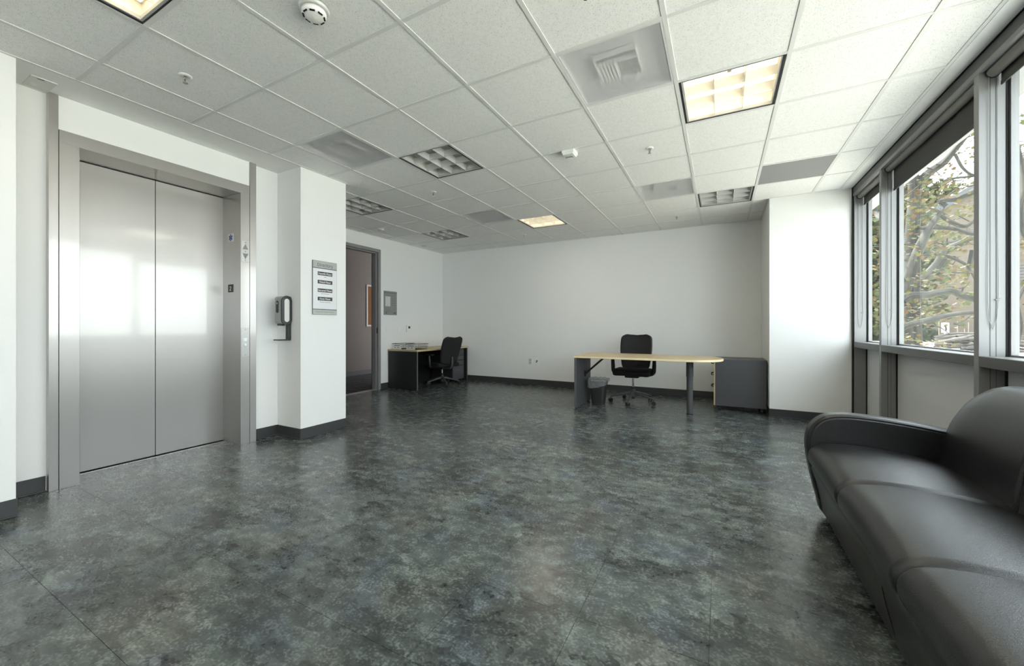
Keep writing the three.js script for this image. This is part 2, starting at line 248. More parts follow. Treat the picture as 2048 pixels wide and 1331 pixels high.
const lit = ['1,-2', '5,2', '1,6', '5,-2', '1,-6', '5,-6'], unlit = ['1,2', '-2,3', '-2,6', '5,6'], diff = ['4,1', '0,1', '0,5', '4,5'], ret = ['6,5'];
{ // suspended ceiling
  const c = struct('ceiling', 'suspended ceiling of white fissured tiles in a white grid', 'ceiling');
  mesh('slab', [bx(XF - 0.2, 1.62, HC + 0.2, HC + 0.4, ZN - 0.2, ZB + 0.2)], M.plenum, c);
  const used = new Set([...lit, ...unlit, ...diff, ...ret]), cache = [];
  const put = (x0, x1, Z0, Z1) => { if (x1 - x0 < 0.015 || Z1 - Z0 < 0.015) return; const full = x1 - x0 > TI - 1e-4 && Z1 - Z0 > TI - 1e-4, k = Math.floor(rnd() * 8); let g = full && cache[k];
    if (!g) { g = bx(0.003, x1 - x0 - 0.003, 0, 0.016, 0.003, Z1 - Z0 - 0.003); const uv = g.attributes.uv, ox = rnd(), oz = rnd(), sw = k & 1; for (let q = 0; q < uv.count; q++) { const a = uv.getX(q) + ox, b = uv.getY(q) + oz; uv.setXY(q, sw ? b : a, sw ? a : b); } if (full) cache[k] = g; }
    const m = mesh('ceiling_tile', g, M.tile, c); m.position.set(x0, HC, -Z0); };
  for (let i = -4; i < 8; i++) for (let j = -9; j < 9; j++) {
    if (used.has(i + ',' + j)) continue;
    const x0 = gx(i), x1 = gx(i + 1), a = gz(j), b = gz(j + 1);
    const cut = (xa, xb, za, zb) => put(Math.max(x0, xa), Math.min(x1, xb), Math.max(a, za), Math.min(b, zb));
    if (j >= 7) { cut(XF, XP, ZP, ZB); continue; }
    if (x0 >= XL || (a >= ZC1 && j < 7)) cut(a >= ZC1 ? XF : XL, XE, ZN, ZP + 0.01);
    else { cut(XL, XE, ZN, ZP + 0.01); if (b > ZC1) cut(XF, XL, ZC1, ZP + 0.01); }
  }
  const bw = 0.012, y0 = HC - 0.004, y1 = HC;
  for (let i = -4; i < 8; i++) { const x = gx(i); if (x < XF || x > XE) continue; const za = x < XL ? ZC1 : ZN, zb = x > XP ? ZP : ZB; mesh('main_tee', bx(x - bw, x + bw, y0, y1 + 0.03, za, zb), M.grid, c); }
  for (let j = -9; j < 9; j++) { const Z = gz(j); if (Z < ZN || Z > ZB) continue; mesh('cross_tee', bx(Z > ZC1 ? XF : XL, Z > ZP ? XP : XE, y0 + 0.0006, y1 + 0.03, Z - bw, Z + bw), M.grid, c); }
  mesh('wall_angle', [bx(XL, XL + 0.02, y0, y1, ZN, ZC1), bx(XF, XP, y0, y1, ZB - 0.02, ZB), bx(XF, XF + 0.02, y0, y1, ZC1, ZB), bx(XP, XE, y0, y1, ZP - 0.02, ZP), bx(XE - 0.02, XE, y0, y1, ZN, ZP), bx(XP - 0.02, XP, y0, y1, ZP, ZB)], M.grid, c);
  mesh('plaster_margin', [bx(XE, XW - 0.006, HC - 0.006, HC + 0.03, ZN, ZP)], M.wall, c);
  mesh('recess_soffit', [bx(-4.4, XL, HC - 0.002, HC + 0.03, ZR0, ZC0)], M.wall, c);
  const ap = mesh('access_panel', [rbx(-4.02, -3.83, HC - 0.008, HC - 0.002, 0.77, 0.885, 0.002)], M.offwhite, c); mesh('latch', [rbx(-3.85, -3.845, HC - 0.0095, HC - 0.007, 0.8, 0.83, 0.001)], M.dark, ap);
}

// ---------------------------------------------------------------- lift entrance
{
  const d = struct('door_1', 'brushed stainless steel lift entrance with two centre opening doors', 'lift door');
  const xf = -4.01, xd = -4.32, Za = 1.03, Zb = 2.088, ht = 2.385;
  const plate = (n, ...a) => mesh(n, rbx(...a, 0.0015), M.steel, d);
  plate('side_plate', XR - 0.1, xf, 0, HC - 0.003, 0.884, 0.929); plate('side_plate', XR - 0.1, xf, 0, HC - 0.003, 2.171, 2.229);
  plate('jamb', -4.4, xf, 0, ht, 0.932, Za); plate('jamb', -4.4, xf, 0, ht, Zb, 2.168);
  plate('header', -4.4, xf, ht, 2.473, 0.932, 2.168);
  mesh('reveal_gap', [bx(XR - 0.1, xf - 0.012, 0, HC - 0.004, 0.929, 0.932), bx(XR - 0.1, xf - 0.012, 0, HC - 0.004, 2.168, 2.171), bx(-4.4, xd - 0.02, ht - 0.012, ht, Za, Zb)], M.gap, d);
  const zm = 1.565;
  for (const [a, b] of [[Za - 0.05, zm - 0.002], [zm + 0.002, Zb + 0.05]]) plate('door_panel', xd - 0.04, xd, 0.008, ht - 0.006, a, b);
  mesh('back_of_doors', bx(-4.5, xd - 0.045, 0, ht + 0.1, 0.9, 2.2), M.gap, d);
  const s = mesh('sill', [bx(-4.4, xd + 0.03, -0.02, 0.002, Za, Zb)], M.steelEdge, d); mesh('sill_groove', [bx(xd + 0.002, xd + 0.010, 0.0015, 0.003, Za, Zb), bx(xd + 0.019, xd + 0.025, 0.0015, 0.003, Za, Zb)], M.gap, s);
  // smudges of worn adhesive stay out: the panels are plain; fixtures on the right hand jamb
  const L = thing('lift_hall_lantern', 'steel lift lantern plate with up and down arrows on the jamb', 'indicator', null, [xf, 1.835, 2.128]);
  mesh('faceplate', rbx(0, 0.004, -0.1, 0.1, -0.036, 0.036, 0.001), M.satin, L);
  const tri = (up) => { const sh = new THREE.Shape(); sh.moveTo(-0.026, 0); sh.lineTo(0.026, 0); sh.lineTo(0, up ? 0.05 : -0.05); sh.closePath(); const g = new THREE.ExtrudeGeometry(sh, { depth: 0.002, bevelEnabled: true, bevelThickness: 0.0005, bevelSize: 0.0005, bevelSegments: 1 }); g.rotateY(Math.PI / 2); g.translate(0.0035, up ? 0.02 : -0.02, 0); return g; };
  mesh('up_arrow', tri(true), std(0x8d8d8a, 0.4), L); mesh('down_arrow', tri(false), std(0x7f7f7c, 0.4), L);
  for (const y of [-0.085, 0, 0.085]) mesh('rivet', cyl(new THREE.Vector3(0.003, y, 0), new THREE.Vector3(0.006, y, 0), 0.005), M.frameGrey, L);
  const C = thing('lift_call_station', 'steel lift call plate with two round buttons on the jamb', 'call panel', null, [xf, 0.97, 2.128]);
  mesh('faceplate', rbx(0, 0.004, -0.137, 0.137, -0.037, 0.037, 0.001), M.satin, C);
  for (const y of [0.024, -0.024]) { const r = mesh('button_ring', cyl(new THREE.Vector3(0.003, y, 0), new THREE.Vector3(0.006, y, 0), 0.016, 0.016, 28), M.chrome, C); mesh('button', cyl(new THREE.Vector3(0.004, y, 0), new THREE.Vector3(0.009, y, 0), 0.0115, 0.0105, 28), M.white, r); }
  for (const y of [-0.12, 0.12]) mesh('screw', cyl(new THREE.Vector3(0.003, y, 0), new THREE.Vector3(0.0055, y, 0), 0.005), M.frameGrey, C);
  const flat = (name, label, cat, w, h, cx, cy, tex, edge) => { const g = thing(name, label, cat, null, [cx, cy, Zb]); const m = mesh('plate', new THREE.BoxGeometry(w, h, 0.002), edge, g); m.position.z = 0.0012; const f = mesh('print', new THREE.PlaneGeometry(w * 0.98, h * 0.98), std(0xffffff, 0.5, 0, { map: tex }), g); f.position.z = 0.0025; };
  flat('medical_sticker', 'white sticker with blue six armed medical star on the lift jamb', 'sticker', 0.092, 0.078, -4.178, 1.975, canvasTex(128, 108, (c, w, h) => { c.fillStyle = '#dfe2e6'; c.fillRect(0, 0, w, h); c.translate(w / 2, h / 2); c.fillStyle = '#2a4c93'; for (let k = 0; k < 3; k++) { c.save(); c.rotate(k * Math.PI / 3); c.fillRect(-11, -46, 22, 92); c.restore(); } c.strokeStyle = '#c4d0e6'; c.lineWidth = 5; c.beginPath(); c.moveTo(0, -28); c.lineTo(0, 28); c.stroke(); }), M.white);
  flat('floor_number_plate', 'small black plate with white numeral 2 on the lift jamb', 'sign', 0.088, 0.075, -4.18, 1.488, canvasTex(128, 108, (c, w, h) => { c.fillStyle = '#2a2a2a'; c.fillRect(0, 0, w, h); c.fillStyle = '#e6e6e6'; c.font = 'bold 84px sans-serif'; c.textAlign = 'center'; c.textBaseline = 'middle'; c.fillText('2', 58, h / 2 + 4); c.fillStyle = '#8a8a8a'; for (const [x, y] of [[98, 40], [98, 54], [108, 40]]) c.fillRect(x, y, 5, 5); }), M.dark);
}

// ---------------------------------------------------------------- hallway behind the doorway
{
  const d = struct('door_2', 'grey steel door frame of the open hallway doorway', 'door frame');
  const fr = (n, ...a) => mesh(n, rbx(...a, 0.003), M.frameGrey, d);
  fr('jamb', XF - 0.16, XF + 0.016, 0, 2.485, 5.045, 5.10); fr('stop', XF - 0.12, XF - 0.03, 0, 2.425, 5.025, 5.046);
  fr('jamb', XF - 0.16, XF + 0.016, 0, 2.485, 4.0, 4.055); fr('stop', XF - 0.12, XF - 0.03, 0, 2.425, 4.054, 4.075);
  fr('head', XF - 0.16, XF + 0.016, 2.43, 2.485, 4.055, 5.045); fr('head_stop', XF - 0.12, XF - 0.03, 2.408, 2.43, 4.075, 5.025);
  mesh('strike_plate', rbx(XF - 0.03, XF - 0.005, 1.0, 1.1, 5.042, 5.047, 0.001), M.blackP, d);
  mesh('threshold', bx(XF - 0.1, XF + 0.01, -0.003, 0.006, 4.06, 5.04), M.satin, d);
  structMesh('wall_hall', [bx(-7.55, -7.4, 0, 3.1, 2.4, 9), bx(-7.4, XF - 0.14, 0, 3.1, 8.9, 9), bx(-7.4, XF - 0.14, 0, 3.1, 2.4, 2.5), bx(XF - 0.2, XF - 0.14, HC + 0.1, 3.1, 2.4, 9)], M.hall, 'taupe hallway wall seen through the doorway', 'wall');
  structMesh('floor_hall', [bx(-7.4, XF - 0.02, -0.1, 0, 2.5, 8.9)], M.carpet, 'dark striped carpet in the hallway', 'floor');
  structMesh('ceiling_hall', [bx(-7.55, XF - 0.141, 3.1, 3.2, 2.4, 9)], M.wall, 'hallway ceiling', 'ceiling');
  structMesh('baseboard_hall', [bx(-7.4, -7.39, 0, 0.11, 2.5, 8.9)], M.base, 'dark rubber base along the hallway wall', 'baseboard');
  const bd = thing('cork_board', 'orange brown cork notice board in a grey frame on the hallway wall', 'notice board', null, [-7.4, 1.14, 6.62]);
  mesh('cork', bx(0.003, 0.014, 0, 0.95, 0, 1.2), M.cork, bd);
  mesh('board_frame', [bx(0, 0.022, -0.02, 0.02, -0.02, 1.22), bx(0, 0.022, 0.93, 0.97, -0.02, 1.22), bx(0, 0.022, 0.02, 0.93, -0.02, 0.02), bx(0, 0.022, 0.02, 0.93, 1.18, 1.22)], M.frameGrey, bd);
}

// ---------------------------------------------------------------- window wall
const ZM = [5.80, 4.925, 3.3415, 1.758, 0.1745, -1.409, -2.9925, -3.9];
{
  const hd = 0.025, bot = 0.06, tr0 = 0.884, tr1 = 0.945;
  ZM.slice(1, 7).forEach((Z, k) => { const t = struct('trim_' + (k + 1), 'grey aluminium mullion between window bays', 'mullion'); mesh('mullion', rbx(XW, XW + 0.11, bot, 2.601, Z - hd, Z + hd, 0.003), M.alu, t); mesh('gasket', bx(XW + 0.11, XG + 0.02, bot, 2.62, Z - hd - 0.002, Z + hd + 0.002), M.gasket, t); mesh('shadow_channel', [bx(XW + 0.045, XW + 0.049, bot, 2.6, Z - hd - 0.0012, Z + hd + 0.0012), bx(XW + 0.07, XW + 0.0725, bot, 2.6, Z - hd - 0.0012, Z + hd + 0.0012)], M.aluDark, t); });
  const j = struct('trim_7', 'grey aluminium window jamb against the pier', 'mullion'); mesh('jamb', rbx(XW + 0.004, XW + 0.11, bot, HC - 0.01, 5.755, 5.79, 0.002), M.alu, j); mesh('gasket', [bx(XW + 0.11, XG + 0.02, bot, 2.62, 5.75, 5.79), bx(1.326, XW + 0.004, 0, HC - 0.003, 5.77, 5.80)], M.gasket, j);
  const h = struct('trim_8', 'grey aluminium head channel above the roller shades', 'window head'); mesh('head', rbx(XW, XG + 0.06, 2.625, HC - 0.012, ZN, 5.79, 0.003), M.aluDark, h); mesh('head_lip', rbx(XW - 0.002, XW + 0.03, 2.60, 2.63, ZN, 5.79, 0.002), M.alu, h); mesh('shadow_gap', bx(XW - 0.006, XG, HC - 0.012, HC - 0.004, ZN, 5.79), M.gap, h);
  for (let k = 0; k < 7; k++) {
    const b = ZM[k] - (k ? hd : 0.045), a = ZM[k + 1] + (k < 6 ? hd : 0);
    const w = struct('window_' + (k + 1), ['narrow window bay beside the white pier', 'wide window bay behind the far sofa arm', 'window bay behind the sofa back', 'window bay behind the middle of the sofa', 'window bay beside the viewer', 'window bay behind the viewer', 'last narrow window bay behind the viewer'][k], 'window');
    mesh('pane', bx(XG, XG + 0.006, tr1, 2.63, a, b), M.glass, w);
    mesh('sash', [bx(XG - 0.012, XG + 0.02, tr1, 2.63, b - 0.016, b), bx(XG - 0.012, XG + 0.02, tr1, 2.63, a, a + 0.016), bx(XG - 0.012, XG + 0.02, tr1, tr1 + 0.012, a + 0.016, b - 0.016)], M.alu, w);
    mesh('transom', rbx(XW + 0.001, XG + 0.02, tr0, tr1, a, b, 0.003), M.aluDark, w);
    mesh('transom_cap', bx(XW + 0.004, XG, tr1, tr1 + 0.0015, a, b), M.alu, w);
    mesh('spandrel_panel', bx(XG - 0.02, XG + 0.06, bot, tr0, a, b), M.panel, w); mesh('gasket', bx(XG - 0.03, XG - 0.0205, bot, tr0, b - 0.009, b), M.gasket, w);
    mesh('sill', rbx(XW - 0.01, XG + 0.06, 0, bot, a - hd, b + hd, 0.004), M.alu, w);
  }
  structMesh('wall_outside_head', bx(XG + 0.06, 1.75, 2.64, HC + 0.4, ZN - 0.2, ZB + 0.1), M.slabM, 'floor edge above the windows', 'wall');
  const bottoms = [2.49, 2.39, 2.515, 2.5, 2.45, 2.45, 2.45];
  for (let k = 0; k < 7; k++) { // roller shades
    const b = ZM[k] - (k ? hd : 0.045) - 0.012, a = ZM[k + 1] + hd + 0.012, s = thing('roller_shade', ['dark grey roller shade in the narrow bay by the pier', 'dark grey roller shade pulled lowest over the wide bay', 'dark grey roller shade above the sofa back', 'dark grey roller shade above the middle of the sofa', 'dark grey roller shade beside the viewer', 'dark grey roller shade behind the viewer', 'dark grey roller shade in the last narrow bay'][k], 'shade', 'roller shades', [1.392, 2.588, (a + b) / 2]);
    const L = (b - a) / 2;
    mesh('roller', cyl(V(0, 0, -L), V(0, 0, L), 0.03, 0.03, 28), M.shadeR, s);
    mesh('end_cap', cyl(V(0, 0, L), V(0, 0, L + 0.009), 0.033, 0.033, 28), M.blackP, s); mesh('end_cap', cyl(V(0, 0, -L - 0.009), V(0, 0, -L), 0.033, 0.033, 28), M.blackP, s);
    const y = bottoms[k] - 2.588; mesh('cloth', bx(0.029, 0.031, y, 0.0, -L, L), M.shadeF, s); mesh('hem_bar', rbx(0.026, 0.034, y - 0.012, y + 0.014, -L, L, 0.003), M.shadeF, s);
    const zc = L + 0.004, yb = 1.104 - 2.588; mesh('chain', tube([V(-0.018, 0.0, zc), V(-0.018, -0.7, zc + 0.001), V(-0.016, yb + 0.05, zc), V(-0.003, yb, zc), V(0.012, yb + 0.05, zc), V(0.016, -0.7, zc + 0.001), V(0.018, 0.0, zc)], 0.0018, 60, 6), M.frameGrey, s);
    mesh('chain_stop', cyl(V(0.008, yb + 0.17, zc), V(0.03, yb + 0.175, zc), 0.004), M.frameGrey, s);
  }
}

// ---------------------------------------------------------------- ceiling fittings
function troffer(cell, on, label) {
  const [i, j] = cell.split(',').map(Number), o = thing('ceiling_light', label, 'ceiling light', on ? 'lit louvre lights' : 'unlit louvre lights', [gx(i) + TI / 2, HC, gz(j) + TI / 2]);
  const H = 0.292, y = 0.1;
  mesh('housing', [bx(-H, H, y, y + 0.004, -H, H), bx(-H, -H + 0.003, 0, y, -H, H), bx(H - 0.003, H, 0, y, -H, H), bx(-H, H, 0, y, -H, -H + 0.003), bx(-H, H, 0, y, H - 0.003, H)], M.troffer, o);
  const ring = (a, b, cz, y0, y1) => [bx(-a, -b, y0, y1, -a + cz, a - cz), bx(b, a, y0, y1, -a + cz, a - cz)];
  mesh('trim_frame', [bx(-0.292, -0.278, -0.003, 0.004, -0.292, 0.292), bx(0.278, 0.292, -0.003, 0.004, -0.292, 0.292), bx(-0.278, 0.278, -0.0029, 0.004, -0.292, -0.286), bx(-0.278, 0.278, -0.0029, 0.004, 0.286, 0.292)], M.trofferT, o);
  mesh('flange', [bx(-0.278, -0.266, 0.001, 0.02, -0.286, 0.286), bx(0.266, 0.278, 0.001, 0.02, -0.286, 0.286), bx(-0.266, 0.266, 0.001, 0.02, -0.286, -0.274), bx(-0.266, 0.266, 0.001, 0.02, 0.274, 0.286)], M.flange, o);
  const blade = (len, alongX) => { const s = new THREE.Shape(); s.moveTo(-0.0012, 0); s.quadraticCurveTo(-0.003, 0.03, -0.014, 0.055); s.lineTo(0.014, 0.055); s.quadraticCurveTo(0.003, 0.03, 0.0012, 0); s.closePath(); const g = new THREE.ExtrudeGeometry(s, { depth: len, bevelEnabled: false, curveSegments: 6 }); g.translate(0, 0.006, -len / 2); if (alongX) g.rotateY(Math.PI / 2); return g; };
  for (const k of [-0.089, 0.089]) { const a = mesh('louver_blade', blade(0.53, false), M.louver, o); a.position.x = k; const b = mesh('louver_blade', blade(0.54, true), M.louver, o); b.position.z = k; }
  mesh('reflector', [bx(-0.268, 0.268, 0.092, 0.096, -0.276, 0.276)], on ? M.glow : M.troffer, o);
  for (const Z of [-0.17, 0, 0.17]) mesh('fluorescent_tube', [cyl(V(-0.25, 0.074, Z), V(0.25, 0.074, Z), 0.0125)], on ? M.tubeOn : M.tubeOff, o);
  for (const Z of [-0.17, 0.17]) mesh('lamp_clip', [bx(-0.012, 0.012, 0.058, 0.09, Z - 0.018, Z + 0.018)], M.satin, o);
  if (on) { const l = new THREE.RectAreaLight(0xfff3e2, LAMP, 0.55, 0.56); l.name = 'troffer_glow'; l.position.set(0, -0.006, 0); l.rotation.x = -Math.PI / 2; o.add(l); }
}
troffer('1,-2', true, 'lit louvre ceiling light near the ceiling edge before the lift');
troffer('5,2', true, 'lit louvre ceiling light beside the large perforated air diffuser near the windows');
troffer('1,6', true, 'lit louvre ceiling light near the long far wall');
troffer('5,-2', true, 'lit louvre ceiling light over the viewer beside the windows');
troffer('1,-6', true, 'lit louvre ceiling light behind the viewer near the left wall');
troffer('5,-6', true, 'lit louvre ceiling light behind the viewer near the windows');
troffer('1,2', false, 'unlit louvre ceiling light next to the diffuser by the lift');
troffer('-2,3', false, 'unlit louvre ceiling light partly hidden by the directory wall');
troffer('-2,6', false, 'unlit louvre ceiling light above the corner desk');
troffer('5,6', false, 'unlit louvre ceiling light close to the white pier');
function diffuser(cell, label) {
  const [i, j] = cell.split(',').map(Number), o = thing('air_diffuser', label, 'air vent', 'perforated air diffusers', [gx(i) + TI / 2, HC, gz(j) + TI / 2]), H = 0.296;
  mesh('perforated_face', new THREE.PlaneGeometry(0.57, 0.57).rotateX(Math.PI / 2), M.perf, o).position.y = -0.001;
  mesh('frame', [bx(-H, -0.28, -0.003, 0.02, -H, H), bx(0.28, H, -0.003, 0.02, -H, H), bx(-0.28, 0.28, -0.003, 0.02, -H, -0.28), bx(-0.28, 0.28, -0.003, 0.02, 0.28, H)], M.vent, o);
  mesh('back_pan', [bx(-H, H, 0.05, 0.056, -H, H), bx(-H, -H + 0.004, 0.02, 0.05, -H, H), bx(H - 0.004, H, 0.02, 0.05, -H, H), bx(-H, H, 0.02, 0.05, -H, -H + 0.004), bx(-H, H, 0.02, 0.05, H - 0.004, H)], M.vent, o);
  const n = 0.125; mesh('deflector_frame', [bx(-n, n, 0.012, 0.05, -n, -n + 0.004), bx(-n, n, 0.012, 0.05, n - 0.004, n), bx(-n, -n + 0.004, 0.012, 0.05, -n, n), bx(n - 0.004, n, 0.012, 0.05, -n, n), bx(-n, n, 0.012, 0.05, -0.05, -0.046)], M.offwhite, o);
  for (let k = 0; k < 12; k++) { const g = new THREE.BoxGeometry(0.024, 0.0012, 0.165); g.rotateZ(k < 6 ? 0.75 : -0.75); const m = mesh('deflector_blade', metric(g), M.offwhite, o); m.position.set(-0.112 + k * 0.0204, 0.03, -0.037); }
  mesh('neck', bx(-n + 0.004, n - 0.004, 0.044, 0.0495, -n, n), M.ventD, o);
}
diffuser('4,1', 'large perforated air diffuser beside the lit light near the windows');
diffuser('0,1', 'perforated air diffuser in the ceiling beside the lift recess');
diffuser('0,5', 'perforated air diffuser next to the lit light near the far wall');
diffuser('4,5', 'perforated air diffuser next to the unlit light by the pier');
{ const o = thing('return_grille', 'plain dark grey return air panel in the ceiling near the pier', 'air vent', null, [gx(6) + TI / 2, HC, gz(5) + TI / 2]); mesh('panel', bx(-0.293, 0.293, -0.001, 0.004, -0.293, 0.293), std(0x8e8e8e, 0.7), o); mesh('frame', [bx(-0.298, 0.298, 0.004, 0.012, -0.298, 0.298)], M.vent, o); }
for (const [i, j, where] of [[0.5, -0.5, 'in front of the lift'], [0.5, 3.5, 'between the lift side diffuser and the far diffuser'], [4.5, 3.5, 'in line with the alarm strobe'], [4.5, 7.5, 'close to the far wall by the pier'], [0.5, 7.5, 'close to the far wall beside the lit light'], [4.5, 0.42, 'next to the largest air diffuser']]) { // pendant sprinklers
  const o = thing('sprinkler_head', 'chrome fire sprinkler head ' + where, 'sprinkler', 'fire sprinklers', [gx(i), HC, gz(j)]);
  const e = [[0.0, -0.004], [0.018, -0.004], [0.022, -0.010], [0.034, -0.004], [0.036, 0]].map(([x, y]) => new THREE.Vector2(x, y)); mesh('escutcheon', new THREE.LatheGeometry(e, 28), M.white, o);
  mesh('body', [cyl(new THREE.Vector3(0, 0, 0), new THREE.Vector3(0, -0.018, 0), 0.009, 0.008), cyl(new THREE.Vector3(0.011, -0.012, 0), new THREE.Vector3(0.004, -0.044, 0), 0.0022), cyl(new THREE.Vector3(-0.011, -0.012, 0), new THREE.Vector3(-0.004, -0.044, 0), 0.0022)], M.chrome, o);
  mesh('bulb', cyl(new THREE.Vector3(0, -0.018, 0), new THREE.Vector3(0, -0.04, 0), 0.0025), M.dispDark, o);
  mesh('deflector', cyl(new THREE.Vector3(0, -0.047, 0), new THREE.Vector3(0, -0.044, 0), 0.014), M.chrome, o);
}
function detector(x, Z, s, label) {
  const o = thing('smoke_detector', label, 'smoke detector', null, [x, HC, Z]);
  const prof = (l) => new THREE.LatheGeometry(l.map(([a, b]) => new THREE.Vector2(a * s, b * s)), 40);
  mesh('base', prof([[0, 0], [0.062, 0], [0.062, -0.012], [0.055, -0.016], [0, -0.016]]), M.offwhite, o);
  mesh('head', prof([[0.0, -0.016], [0.05, -0.016], [0.05, -0.028], [0.046, -0.036], [0.034, -0.044], [0.0, -0.048]]), M.white, o);
  for (let k = 0; k < 8; k++) { const a = k / 8 * 6.283, g = new THREE.BoxGeometry(0.02 * s, 0.004 * s, 0.006 * s); const m = mesh('slot', g, M.gap, o); m.position.set(Math.cos(a) * 0.0415 * s, -0.0405 * s, Math.sin(a) * 0.0415 * s); m.rotation.y = -a + Math.PI / 2; m.rotation.order = 'YXZ'; m.rotation.x = -0.6; }
}
detector(gx(2.48), gz(-0.44), 1.15, 'round white smoke detector near the front edge of the ceiling');
detector(gx(-2.54), gz(5.07), 0.9, 'round white smoke detector above the hallway doorway');
{ const o = thing('fire_alarm_strobe', 'white square ceiling alarm with clear strobe lens', 'alarm', null, [gx(3.43), HC, gz(3.06)]);
  mesh('back_box', rbx(-0.058, 0.058, -0.03, 0, -0.055, 0.055, 0.006), M.white, o); mesh('face', rbx(-0.05, 0.05, -0.042, -0.028, -0.05, 0.05, 0.006), M.white, o); const l = mesh('strobe_lens', rbx(-0.036, 0.036, -0.058, -0.04, -0.018, 0.012, 0.007, 3), M.chrome, o); mesh('lamp', cyl(new THREE.Vector3(-0.02, -0.06, 0), new THREE.Vector3(0.02, -0.06, 0), 0.003), M.white, l); }
{ const o = thing('ceiling_speaker', 'small round grey ceiling device over the far corner', 'speaker', null, [gx(-3.05), HC, gz(7.4)]); mesh('rim', new THREE.LatheGeometry([[0, 0], [0.05, 0], [0.05, -0.006], [0.042, -0.01], [0, -0.01]].map((q) => new THREE.Vector2(...q)), 28), M.vent, o); }

// ---------------------------------------------------------------- things on the walls
{ // directory
  const o = thing('directory_sign', 'white and grey floor directory sign on the wall beside the lift', 'sign', null, [XL, 1.244, 2.591]), W = 0.285, Hh = 0.556;
  mesh('backplate', rbx(0.002, 0.011, 0, Hh, 0, W, 0.001), M.dispDark, o);
  const t = canvasTex(512, 1000, (c, w, h) => {
    c.fillStyle = '#e4e5e6'; c.fillRect(0, 0, w, h); c.fillStyle = '#aeb0ac'; c.fillRect(0, 0, w, 128); c.fillStyle = '#b6b9b1'; c.fillRect(0, 912, w, 88); c.fillStyle = '#3b3b3b'; c.fillRect(0, 128, w, 12); c.fillRect(0, 900, w, 12);
    c.textAlign = 'center'; c.textBaseline = 'middle'; c.fillStyle = '#3f3f3e'; c.font = '82px sans-serif'; c.fillText('Directory', w / 2, 72);
    ['Fourth Floor', 'Third Floor', 'Second Floor', 'First Floor'].forEach((s, k) => { const y = 232 + k * 158; c.fillStyle = '#3a3a3a'; c.fillRect(98, y - 34, 316, 68); c.fillStyle = '#e6e6e6'; c.font = 'bold 48px sans-serif'; c.fillText(s, w / 2, y + 2); });
    c.fillStyle = '#9a9a9a'; const bar = (y, list) => list.forEach(([x, l]) => c.fillRect(x, y, l, 9)); bar(290, [[228, 56]]); bar(608, [[170, 46], [222, 120]]); bar(766, [[140, 96], [246, 130]]); c.fillStyle = '#83857f'; bar(950, [[50, 110], [172, 46], [232, 100], [338, 110]]);
  });
  const p = mesh('printed_panel', new THREE.PlaneGeometry(W - 0.004, Hh - 0.004), std(0xffffff, 0.4, 0, { map: t }), o); p.rotation.y = Math.PI / 2; p.position.set(0.0116, Hh / 2, -W / 2);
}
{ // sanitizer dispenser on the recess return, facing the room
  const o = thing('soap_dispenser', 'grey and black hand sanitizer dispenser with drip tray on the wall corner', 'dispenser', null, [-3.878, 0.98, ZC0]); // Z runs into the wall, so the body lies at negative Z
  mesh('cover', rbx(-0.066, 0.052, 0.165, 0.44, -0.108, -0.03, 0.026, 5), M.dispenser, o);
  mesh('back_shell', rbx(-0.066, 0.066, 0.155, 0.442, -0.07, -0.001, 0.02, 5), M.dispDark, o);
  const rs = new THREE.Shape(), oval = (s, w, h) => { s.moveTo(-w, -h + w); s.absarc(0, -h + w, w, Math.PI, 2 * Math.PI, false); s.lineTo(w, h - w); s.absarc(0, h - w, w, 0, Math.PI, false); s.closePath(); };
  oval(rs, 0.05, 0.142); const hole = new THREE.Path(); oval(hole, 0.028, 0.118); rs.holes.push(hole);
  const rg = new THREE.ExtrudeGeometry(rs, { depth: 0.012, bevelEnabled: true, bevelSize: 0.003, bevelThickness: 0.003, bevelSegments: 2 }); rg.rotateY(Math.PI / 2); rg.translate(0.054, 0.3, 0.056); mesh('side_ring', rg, M.dispDark, o);
  const ws = new THREE.Shape(); oval(ws, 0.029, 0.119); const wg = new THREE.ExtrudeGeometry(ws, { depth: 0.006, bevelEnabled: false }); wg.rotateY(Math.PI / 2); wg.translate(0.061, 0.3, 0.056); mesh('level_window', wg, M.offwhite, o);
  const ds = new THREE.Shape(); oval(ds, 0.02, 0.06); const dg = new THREE.ExtrudeGeometry(ds, { depth: 0.003, bevelEnabled: true, bevelSize: 0.001, bevelThickness: 0.001, bevelSegments: 1 }); dg.translate(-0.006, 0.335, 0.107); const badge = mesh('badge', dg, M.dispDark, o); const dp = new THREE.SphereGeometry(0.006, 12, 10); dp.scale(1, 1.6, 0.4); dp.translate(-0.006, 0.37, 0.112); mesh('drop_mark', dp, M.offwhite, badge);
  mesh('nozzle', rbx(-0.035, 0.03, 0.148, 0.175, -0.095, -0.05, 0.008, 3), M.dispDark, o);
  mesh('stem', rbx(0.0, 0.05, 0.01, 0.17, -0.03, -0.001, 0.006, 3), M.dispDark, o);
  mesh('drip_tray', [rbx(-0.045, 0.05, 0.0, 0.012, -0.125, -0.002, 0.005, 3)], M.dispDark, o);
}
